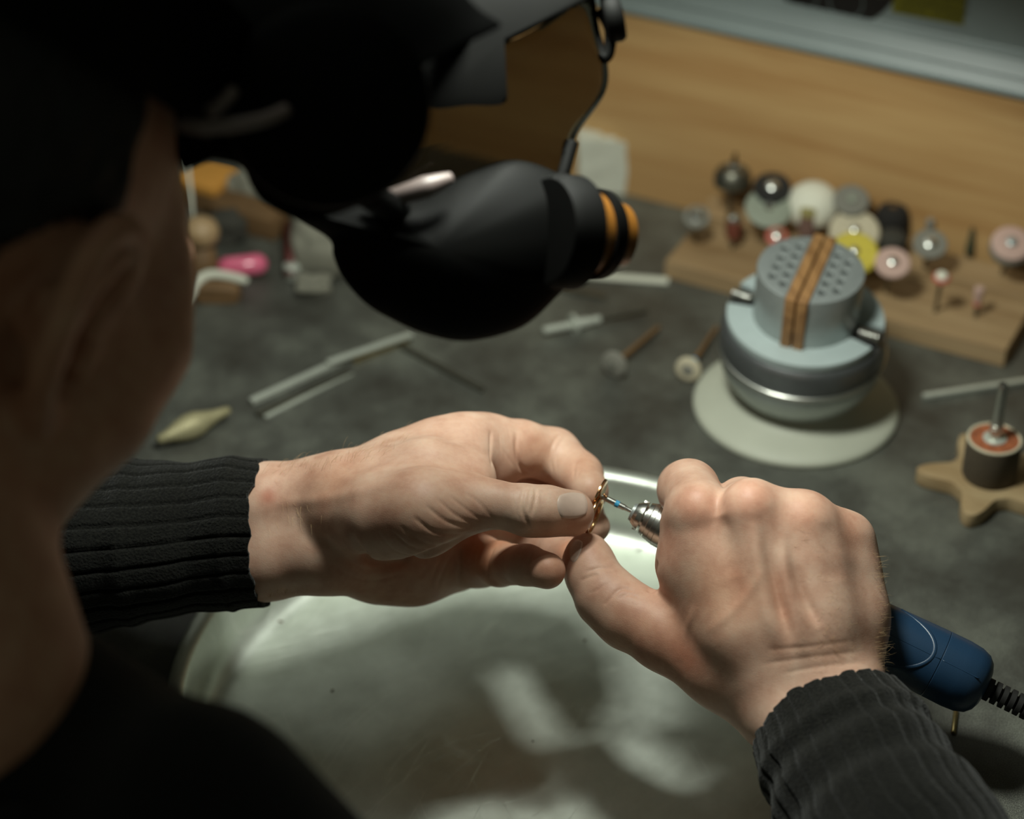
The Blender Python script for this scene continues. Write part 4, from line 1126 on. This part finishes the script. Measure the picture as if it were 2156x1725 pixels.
def spot(tree, px, py, r, col):
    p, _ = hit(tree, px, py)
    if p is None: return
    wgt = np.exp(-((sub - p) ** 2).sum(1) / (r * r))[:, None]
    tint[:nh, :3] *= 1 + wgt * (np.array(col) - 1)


for px, py, r, c in [(1140, 1060, 12, (1.30, 1.40, 1.44)), (1180, 1090, 8, (1.12, 1.18, 1.2)), (1110, 1060, 6, (1.08, 1.12, 1.12)), (1150, 1118, 9, (1.02, .84, .76)), (1210, 1108, 7, (1.02, .84, .76)), (1235, 975, 10, (.94, .86, .80)), (1255, 1010, 7, (.85, .8, .76)),
                     (1155, 1200, 9, (1.05, .88, .80)), (1190, 1160, 8, (1.05, .84, .74)), (850, 1080, 20, (.97, .90, .86)), (700, 1010, 16, (.95, .86, .80)), (800, 1225, 24, (.98, .88, .82)), (1060, 1140, 16, (1.02, .84, .72)), (1010, 1190, 14, (1.0, .82, .7)), (565, 1045, 4, (.85, .6, .55)), (1000, 1000, 18, (1.0, .95, .92)), (1130, 950, 12, (1.0, .92, .86))]:
    spot(LT, px, py, r, c)
for px, py, r, c in [(1470, 1060, 10, (.98, .80, .74)), (1588, 1050, 10, (.98, .78, .72)), (1690, 1080, 9, (.98, .84, .78)), (1790, 1115, 10, (.98, .84, .78)), (1240, 1160, 8, (1.06, .98, .95)), (1330, 1330, 20, (1.0, .86, .80)), (1430, 1400, 22, (.98, .86, .80)), (1450, 1380, 9, (.95, .8, .76)), (1410, 1150, 10, (1.0, .84, .8)), (1632, 1225, 5, (.95, .88, .85)), (1641, 1260, 5, (.93, .86, .83)), (1650, 1295, 5, (.94, .87, .84)), (1560, 1250, 16, (.96, .88, .84)), (1500, 1250, 20, (.98, .92, .86))]:  # smallest spots paint shade into the hollow between the tendons
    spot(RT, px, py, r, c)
tint[nh:, :3] = (0.82, 0.70, 0.61)                              # face and neck darkened, shade put into the skin colour
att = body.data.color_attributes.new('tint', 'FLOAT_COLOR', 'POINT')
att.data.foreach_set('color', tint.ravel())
nail(LT, [(1168, 1037), (1237, 1033), (1243, 1090), (1174, 1098)], 'thumbnail', person)
nail(RT, [(1199, 1188), (1198, 1133), (1233, 1136), (1216, 1184)], 'thumbnail', person)
for s in (1, -1):
    c = hp(s * 31, 76, 12); g = lathe([(-12, .2), (-10.4, 6), (-6, 10.4), (0, 12), (6, 10.4), (10.4, 6), (12, .2)], c, HF, 24); link('eye', g.V, g.F, MAT['eye'], person)

# ---- hair: a close cap over the skull
f = Field((-420, 330, 150), (40, 760, 600), 3.5)
f.group([('e', hp(0, -16, 52), HAX, (81, 104, 89))], 4, 4, 20)
f.group([('e', hp(0, 62, 10), HAX, (120, 72, 62))], 4, 8, 20, cut=True)
f.group([('e', hp(76, 62, 62), HAX, (46, 62, 74)), ('e', hp(-76, 62, 62), HAX, (46, 62, 74))], 4, 8, 20, cut=True)
f.group([('c', hp(-90, 2, -40), hp(90, 2, -40), 40, 40), ('c', hp(-90, -10, 4), hp(90, -10, 4), 30, 30)], 4, 10, 20, cut=True)
f.group([('e', at(484, 130, 752), [R_, U_, F_], (28, 56, 24))], 1, 2, 16, cut=True)
V, Q = f.mesh()
Nn = vnormals(V, Q); q = V @ HAX.T
V = V + Nn * (np.sin(q[:, 0] * 1.1 + np.sin(q[:, 1] * .35) * 3) * np.sin(q[:, 1] * .22 + q[:, 2] * .15) * 1.3)[:, None]
link('hair', V, Q, MAT['hair'], person)

# ---- sweater: torso and upper arms, forearm sleeves with ribs
f = Field((-470, 250, -260), (320, 860, 290), 6.0)
TOR = NECK + np.array([-20, -60, -330.0])
f.group(chain([SHR + [0, 0, 2], np.array([10, 385, 100.0]), ELR, ELR + (WRR - ELR) * .35], [43, 46, 46, 41]), 10, 6, 40)
f.group(chain([SHL + [0, 0, 2], ELL, ELL + (WRL - ELL) * .35], [58, 48, 42]), 14, 10, 40)
sx = (SHR - SHL) / np.linalg.norm(SHR - SHL)
f.group(chain([NECK - [0, 0, 34], SHR - sx * 18 + [0, 0, -6]], [60, 44]) + chain([NECK - [0, 0, 34], SHL + sx * 18 + [0, 0, -6]], [60, 54]), 20, 14, 40)
f.group([('c', NECK - [0, 0, 130] + sx * 36, TOR + sx * 50, 74, 92), ('c', NECK - [0, 0, 120] - sx * 80, TOR - sx * 70, 80, 92), ('c', NECK - [0, 0, 110], TOR, 78, 100)], 30, 26, 40)
V1, Q1 = f.mesh()
Nn = vnormals(V1, Q1)
V1 = V1 + Nn * (np.sin(V1[:, 0] * .06 + V1[:, 2] * .045) * np.sin(V1[:, 1] * .05 - V1[:, 2] * .03) * 3.0)[:, None]


def sleeve(stations, ribs, seed, folds, nseg=216, sub=10):
    """Knitted forearm sleeve: stations (centre, radius across the picture, radius in depth), open ribbed cuff at the first one."""
    rs = np.random.default_rng(seed)
    c = smooth_line([s[0] for s in stations], sub); ra = smooth_line([[s[1], s[2], 0] for s in stations], sub)
    n = len(c); T = np.gradient(c, axis=0); T /= np.linalg.norm(T, axis=1)[:, None]
    L = np.concatenate([[0], np.cumsum(np.linalg.norm(np.diff(c, axis=0), axis=1))])
    ph = rs.uniform(0, 6.28, 6)
    V = []; Fs = []
    rows = [(0, .80, 3.0), (0, .93, -0.4), (0, 1.0, -0.6)] + [(i, 1.0, 0.0) for i in range(0, n)]
    for i, sc_, back in rows:
        t = T[i]; view = ray(1078, 862); a = np.cross(t, view); a /= np.linalg.norm(a); b = np.cross(a, t)
        for k in range(nseg):
            th = 2 * PI * k / nseg
            rib = 1 - 0.05 * max(0.0, math.cos(th * ribs)) ** 8
            fold = 0
            for (s0, wdt, amp, skew) in folds:
                u = (L[i] - s0 - skew * math.sin(th + ph[0])) / wdt; fold += amp * math.exp(-u * u)
            wob = 0.6 * math.sin(3 * th + L[i] * .07 + ph[1]) + .4 * math.sin(5 * th - L[i] * .11 + ph[2])
            m = (sc_ * rib); 
            edge = 0.7 * math.sin(7 * th + ph[3]) + .5 * math.sin(17 * th + ph[4]) if i == 0 else 0
            V.append(c[i] + (a * math.cos(th) * (ra[i][0] + fold + wob) + b * math.sin(th) * (ra[i][1] + fold + wob)) * m + t * (back + edge))
    R0 = len(rows)
    for i in range(R0 - 1):
        for k in range(nseg):
            k2 = (k + 1) % nseg; Fs.append((i * nseg + k, i * nseg + k2, (i + 1) * nseg + k2, (i + 1) * nseg + k))
    return np.array(V), np.array(Fs)


LS = [(at(554, 1122, 980), 34.3, 29), (at(490, 1122, 982), 35, 30), (at(430, 1128, 984), 35.5, 31), (at(330, 1140, 986), 37, 33), (at(200, 1150, 990), 39, 36), (at(60, 1160, 995), 42, 40), (ELL + (WRL - ELL) * .25, 47, 46)]
RS = [(at(1748, 1532, 899), 34.8, 30), (at(1770, 1570, 890), 36.6, 31), (at(1800, 1622, 878), 38.2, 32), (at(1850, 1712, 858), 40.3, 33), (at(1905, 1802, 838), 42, 35), (at(1990, 1942, 814), 43, 37), (ELR + (WRR - ELR) * .25, 46, 46)]
V2, Q2 = sleeve(LS, 24, 3, [(14, 3.5, .9, 2), (34, 7, -1.2, 6), (62, 4, 1.5, 3), (82, 9, 1.4, 5)])
V3, Q3 = sleeve(RS, 26, 9, [(17, 4, 1.4, 1), (26, 4, -1.0, 2), (36, 5, 1.3, 3), (49, 5, -1.2, 3), (62, 6, 1.3, 4)])
V = np.concatenate([V1, V2, V3]); Q = np.concatenate([Q1, Q2 + len(V1), Q3 + len(V1) + len(V2)])
sweater = link('sweater', V, Q, MAT['knit'], person)
g = torus(NECK + [8, 0, -4], HU * .4 + np.array([0.1, 0.05, .9]), 59, 6, 60, 10); link('collar', g.V, g.F, MAT['knit'], sweater)

# ---- fine hairs on both wrists
g = G()


def hairs(tree, poly, n, L, flow, rad=0.045, seed=1, spread=.5, jit=4):
    rs = np.random.default_rng(seed)
    P = np.array(poly, float)
    for _ in range(n):
        s = rs.uniform(0, len(P) - 1 - 1e-6); i = int(s); q = P[i] + (P[i + 1] - P[i]) * (s - i) + rs.normal(0, jit, 2)
        p, nn = hit(tree, *q)
        if p is None: continue
        r = ray(*q); 
        if nn @ r > 0: nn = -nn
        d = at(q[0] + flow[0], q[1] + flow[1], 960) - at(q[0], q[1], 960); d /= np.linalg.norm(d)
        d = d + rs.normal(0, spread, 3) * .5 + nn * rs.uniform(.25, .9); d /= np.linalg.norm(d)
        l = L * rs.uniform(.5, 1.3); bend = nn * -.25 * l + rs.normal(0, .12, 3) * l
        tube([p - nn * .1, p + d * l * .4, p + d * l * .75 + bend * .4, p + d * l + bend], [rad, rad, rad * .7, rad * .25], 3, g)


hairs(LT, [(560, 992), (620, 984), (690, 975), (740, 964), (800, 945), (860, 925)], 130, 6.5, (.8, -.6), rad=.03, seed=1, jit=9)
hairs(LT, [(560, 1020), (640, 1050), (600, 1100)], 26, 7, (.5, .9), seed=2, jit=22, rad=.03)
hairs(LT, [(560, 1248), (600, 1244), (650, 1238)], 60, 2.2, (.3, 1), seed=3)
hairs(RT, [(1840, 1160), (1850, 1230), (1852, 1300), (1848, 1380), (1845, 1425)], 120, 5.0, (1, -.2), rad=.03, seed=4, jit=6)
hairs(RT, [(1700, 1120), (1760, 1250), (1720, 1330), (1790, 1380), (1650, 1380)], 220, 3.6, (.6, -.6), rad=.022, seed=5, spread=.4, jit=34)
o = link('arm_hair', g.V, g.F, MAT['body_hair'], person); o['kind'] = 'stuff'
# ================================================================== HANDPIECE, RING, VISOR
hd = thing('rotary_handpiece', 'rotary handpiece with steel chuck, blue-banded bur and dark blue rear body in the right hand', 'handpiece', T0)
def hl(nm, mat, pr, seg=48, sharp=35): g = lathe([(s * K, r * K) for s, r in pr], T0, AXH, seg); return link(nm, g.V, g.F, MAT[mat], hd, sharp=sharp)
bur = hl('bur', 'steel', [(3, 3.0), (4, 6.2), (42, 6.6), (60, 6.6), (61.5, 5.4), (66, 5.2), (66.5, 4.6), (82, 4.6)], 24)
g = lathe([(37 * K, 6.2 * K), (37.3 * K, 7.6 * K), (46 * K, 7.6 * K), (46.3 * K, 6.2 * K)], T0, AXH, 24); link('blue_band', g.V, g.F, MAT['cyan'], bur, sharp=40)
hl('nose_cone', 'satin', [(76, 8), (77, 19), (84, 21.5), (84.5, 8)])
hl('collet', 'steel', [(83, 8), (83.5, 23), (92, 29), (102, 33.5), (103, 33.5), (103.2, 26), (109, 26.5), (109.3, 36), (119, 39.5), (120.4, 39.0), (121, 40.4), (130, 42.5), (131, 41.6), (131.8, 43), (142, 45), (142.6, 44), (143.4, 46), (230, 50), (230, 20)])
for a in (0.4, 2.5, 4.6):
    x, y, d = basis(AXH); e = x * math.cos(a) + y * math.sin(a); tq = np.cross(d, e)
    g = box(T0 + AXH * 98 * K + e * 31.5 * K, [d, tq, e], (6 * K, 9 * K, 4 * K), .3); link('collet_lug', g.V, g.F, MAT['steel'], hd, sharp=35)
hl('front_body', 'black', [(228, 48), (232, 54), (420, 60), (430, 58), (430, 20)])
hl('grip_body', 'blue', [(428, 40), (432, 60), (560, 66), (700, 72), (792, 75), (793.2, 74), (793.4, 72.6), (793.4, 40)])
hl('rear_cap', 'blue', [(793.6, 40), (793.6, 72.6), (793.8, 74), (795, 75), (840, 75.5), (868, 73), (888, 66), (900, 54), (906, 40), (907, 10)], 64)
# arched raised line and long mould seam on the body
def onbody(s, th, dr=0.0):
    r = np.interp(s, [430, 560, 700, 792, 840, 868], [60, 66, 72, 75, 75.5, 73]) + dr
    toC = -ray(1960, 1400); y0 = toC - AXH * (toC @ AXH); y0 /= np.linalg.norm(y0); x0 = np.cross(AXH, y0)
    if x0 @ U_ < 0: x0 = -x0
    return T0 + AXH * s * K + (y0 * math.cos(th) + x0 * math.sin(th)) * r * K
P = [onbody(775 - 95 * ((t - .5) / .5) ** 2 * 1.0, 1.35 - 2.3 * t, -5.0) for t in np.linspace(0, 1, 30)]
g = tube(P, 1.45, 14); link('raised_arch', g.V, g.F, MAT['blue'], hd)
for s0, s1 in ((640, 792), (796, 880)):
    P = [onbody(s, 0.16, -0.8) for s in np.linspace(s0, s1, 14)]
    g = tube(P, .28, 6); link('mould_seam', g.V, g.F, MAT['blue'], hd)
# ribbed strain relief and cable
c0 = T0 + AXH * 903 * K; c1 = at(2156, 1489, 937); c2 = at(2235, 1530, 934); c3 = c2 + np.array([60, -14, -22]); c4 = c3 + np.array([90, -60, -9.0])
boot = G(); Pb = smooth_line([c0, c1, c2], 12); Ls = np.concatenate([[0], np.cumsum(np.linalg.norm(np.diff(Pb, axis=0), axis=1))])
P2 = np.array([[np.interp(s, Ls, Pb[:, i]) for i in range(3)] for s in np.linspace(0, Ls[-1], 200)])
rr = np.array([3.2 if (s % 3.6) < 1.25 else 5.2 for s in np.linspace(0, Ls[-1], 200)]); 
g = tube(P2, rr, 20); cb = link('strain_relief', g.V, g.F, MAT['black_matt'], hd, sharp=40)
g = tube(smooth_line([P2[-4], c3, c4, c4 + [80, -120, 0], c4 + [60, -240, 0]], 12), 2.6, 12); link('cable', g.V, g.F, MAT['black_matt'], hd)

# ---- ring: oval signet plate seen nearly edge-on, hoop below
ring = thing('signet_ring', 'gold ring with a thin oval plate held between left thumb and fingers under the bur', 'ring', at(1255, 1075, 966))
pl0 = at(1243, 1086, 965); pl1 = at(1279, 1010, 968); pu = pl1 - pl0; PL = np.linalg.norm(pu); pu /= PL; pcn = (pl0 + pl1) / 2
vd = ray(1258, 1050); vd /= np.linalg.norm(vd)
nrm0 = np.cross(pu, vd); nrm0 /= np.linalg.norm(nrm0)
if nrm0 @ R_ < 0: nrm0 = -nrm0
pn = nrm0 * math.cos(0.21) - vd * math.sin(0.21); pw = np.cross(pn, pu)
g = G(); V = []; Fp = []
k = 48
for z, s in ((-.5, .94), (-.35, 1.0), (.25, 1.0), (.45, .96)):
    for i in range(k):
        a = 2 * PI * i / k; V.append(pcn + pu * math.cos(a) * PL / 2 * s + pw * math.sin(a) * 7.2 * s + pn * (z - .9 * (math.cos(a) ** 2) * .35))
V += [pcn - pn * .5, pcn + pn * .45]
for j in range(3):
    for i in range(k): Fp.append((j * k + i, j * k + (i + 1) % k, (j + 1) * k + (i + 1) % k, (j + 1) * k + i))
for i in range(k): Fp.append((4 * k, (i + 1) % k, i)); Fp.append((4 * k + 1, 3 * k + i, 3 * k + (i + 1) % k))
link('signet_plate', V, Fp, MAT['gold'], ring, sharp=40)
h0 = at(1265, 1050, 967); h1 = at(1236, 1126, 965); hu = h1 - h0; RH = np.linalg.norm(hu) / 2; hu /= np.linalg.norm(hu)
s_ = np.cross(vd, hu); s_ /= np.linalg.norm(s_)
if s_ @ R_ < 0: s_ = -s_
hw = vd * .97 + s_ * .14; hw -= hu * (hw @ hu); hw /= np.linalg.norm(hw)
P = []; rad = []
hc = (h0 + h1) / 2
for t in np.linspace(0.0, 2 * PI, 60):
    P.append(hc - hu * math.cos(t) * RH + hw * math.sin(t) * RH); rad.append(0.75 + .45 * math.cos(t * .5) ** 2)
g = tube(P, rad, 14); link('hoop', g.V, g.F, MAT['gold'], ring)
for (px, py) in ((1272, 1042), (1276, 1046)):
    c = at(px, py, 964); g = lathe([(-.6, .1), (-.42, .42), (0, .6), (.42, .42), (.6, .1)], c, pn, 12); link('bead', g.V, g.F, MAT['gold'], ring)

# ---- magnifier visor on the head
vis = thing('magnifier_visor', 'black head-worn magnifier visor with smoked lens plate and side loupe, over the face', 'visor', HC + HF * 110)
DV = 800.0
# headband round the skull
P = []; 
for a in np.linspace(-2.2, 2.2, 40):
    P.append((math.sin(a) * 80, -14 + math.cos(a) * 104, 66))
V = []; Fb = []
for i, (r, fw, uu) in enumerate(P):
    a = np.linspace(-2.2, 2.2, 40)[i]; n_ = np.array([math.sin(a), math.cos(a)])
    for (th, du) in ((0, -20), (4, -21), (5, 0), (4, 21), (0, 20)):
        V.append(hp(r + n_[0] * th, fw + n_[1] * th, uu + 34 + du - 0.1 * fw))
for i in range(39):
    for j in range(5): j2 = (j + 1) % 5; Fb.append((i * 5 + j, (i + 1) * 5 + j, (i + 1) * 5 + j2, i * 5 + j2))
link('headband', V, Fb, MAT['black'], vis, sharp=50)


def shell(outline, depth, bulge, th, name, mat, tilt=(0, 0), nr=12, org=None):
    """A domed moulded panel: outline in the photograph at a depth, its middle bulging towards the viewer, real thickness."""
    O = smooth_line(list(outline) + [outline[0]], 6)[:-1]; c = O.mean(0); n = len(O); V = []; Fs = []
    dd = lambda q: depth + tilt[0] * (q[0] - c[0]) + tilt[1] * (q[1] - c[1])
    for side in (0, 1):
        for k in range(nr + 1):
            s = 1 - k / nr * 0.999
            for q in O:
                p = c + (q - c) * s
                V.append(at(p[0], p[1], dd(p) - bulge * (1 - s * s) ** .8 * 1.0 + (th if side else 0)))
    L = (nr + 1) * n
    for k in range(nr):
        for i in range(n):
            j = (i + 1) % n
            a, b, c_, d = k * n + i, k * n + j, (k + 1) * n + j, (k + 1) * n + i
            Fs.append((a, b, c_, d)); Fs.append((L + d, L + c_, L + b, L + a))
    for i in range(n): j = (i + 1) % n; Fs.append((i, L + i, L + j, j))
    return link(name, V, Fs, MAT[mat], vis, sharp=60)


# broad side shield with its round hinge cover
shell([(372, -40), (640, -60), (900, -60), (1010, 20), (1050, 60), (905, 95), (880, 300), (820, 395), (740, 440), (640, 465), (560, 430), (530, 395), (505, 350), (440, 335), (372, 330)], 741, 9, 5, 'side_shield', 'black', (-0.02, 0))
g = lathe([(0, 34), (4, 35.2), (9, 34.4), (13, 29), (14, 2)], at(690, 222, 731), -ray(650, 210), 56); link('hinge_cover', g.V, g.F, MAT['black'], vis, sharp=40)
P = smooth_line([at(378, 262, 702), at(420, 268, 698), at(500, 262, 698), at(560, 250, 702), at(602, 232, 708)], 8); g = tube(P, [2.4] * len(P), 10); link('hinge_spring', g.V, g.F, MAT['visor_grey'], vis)
P = smooth_line([at(440, 236, 704), at(470, 215, 702), at(492, 190, 704)], 8); g = tube(P, [2.2] * len(P), 10); link('hinge_spring', g.V, g.F, MAT['visor_grey'], vis)
# upper frame over the lens plate
shell([(880, -40), (1180, -60), (1300, -50), (1255, -8), (1215, 8), (1120, 62), (1066, 92), (1048, 140), (1066, 214), (985, 222), (902, 224), (890, 150), (888, 80)], 812, 2, 6, 'lens_frame', 'black', (0.03, 0))
# smoked lens plate: slab with real thickness, leaning with the face
def slab(outline, depth, th, name, mat, tilt=(0, 0), bul=6):
    return shell(outline, depth, bul, th, name, mat, tilt, 8)
slab([(870, 70), (1062, 90), (1210, 0), (1247, -20), (1262, 60), (1279, 128), (1274, 196), (1216, 282), (1204, 335), (1180, 400), (1020, 400), (900, 420), (780, 432), (820, 360), (872, 280)], 822, 2.4, 'lens_plate', 'visor_lens', (0.05, 0.03))
g = lathe([(0, 3), (.5, 8.4), (2, 9.6), (6, 9.6), (7.4, 8.6), (8, 3)], at(1270, 42, 826), (R_ * .9 + U_ * .2), 24); link('knob', g.V, g.F, MAT['black'], vis, sharp=40)
P = smooth_line([at(1262, 20, 826), at(1284, 60, 828), at(1282, 110, 828), at(1270, 124, 828)], 6); g = tube(P, 2.4, 10); link('clip', g.V, g.F, MAT['black'], vis)
# bright reflection in the lens, shaped as a pale tube below the hinge cover
P = smooth_line([at(765, 428, 794), at(830, 414, 792), at(890, 396, 792), at(950, 374, 796)], 8); g = tube(P, np.interp(np.linspace(0, 1, len(P)), [0, .3, .7, 1], [0.8, 3.2, 4.2, 2.0]), 12); link('lens_reflection', g.V, g.F, MAT['visor_grey'], vis)
# lower cup of the visor
shell([(560, 425), (700, 400), (860, 415), (1000, 360), (1090, 338), (1180, 368), (1232, 410), (1238, 500), (1214, 575), (1175, 622), (1100, 688), (990, 718), (900, 705), (815, 668), (765, 635), (722, 585), (702, 540), (694, 505), (640, 470)], 816, 22, 5, 'eye_cup', 'black', (0.03, 0.0), 16)
a0 = at(1150, 486, 812); ax = at(1330, 500, 834) - a0; ax /= np.linalg.norm(ax)
g = lathe([(0, 20), (4, 22), (13, 22), (13, 19), (13, 3)], a0, ax, 44); link('loupe_barrel', g.V, g.F, MAT['black'], vis, sharp=40)
g = lathe([(13, 4), (13, 17.5), (21, 16.5), (21, 4)], a0, ax, 44); link('loupe_lens', g.V, g.F, MAT['amber'], vis, sharp=40)
g = lathe([(21, 8), (21, 18), (25.5, 17.5), (27.5, 16), (27.5, 8)], a0, ax, 44); link('loupe_ring', g.V, g.F, MAT['black'], vis, sharp=40)
g = lathe([(27.5, 6), (27.5, 14.5), (34, 13), (36, 10), (36, 2)], a0, ax, 44); link('loupe_cap', g.V, g.F, MAT['amber'], vis, sharp=40)
P = smooth_line([at(1196, 330, 828), at(1205, 300, 830), at(1188, 360, 826), at(1175, 400, 824)], 6); g = tube(P, 2.6, 10); link('bracket', g.V, g.F, MAT['black'], vis)
for a_, b_ in ((at(800, 60, 748), at(985, 70, 815)), (at(750, 395, 750), at(860, 460, 818))):
    g = tube([a_, a_ + (b_ - a_) * .3, a_ + (b_ - a_) * .7, b_], [5, 5.5, 5.5, 4.5], 14); link('hinge_arm', g.V, g.F, MAT['black'], vis)
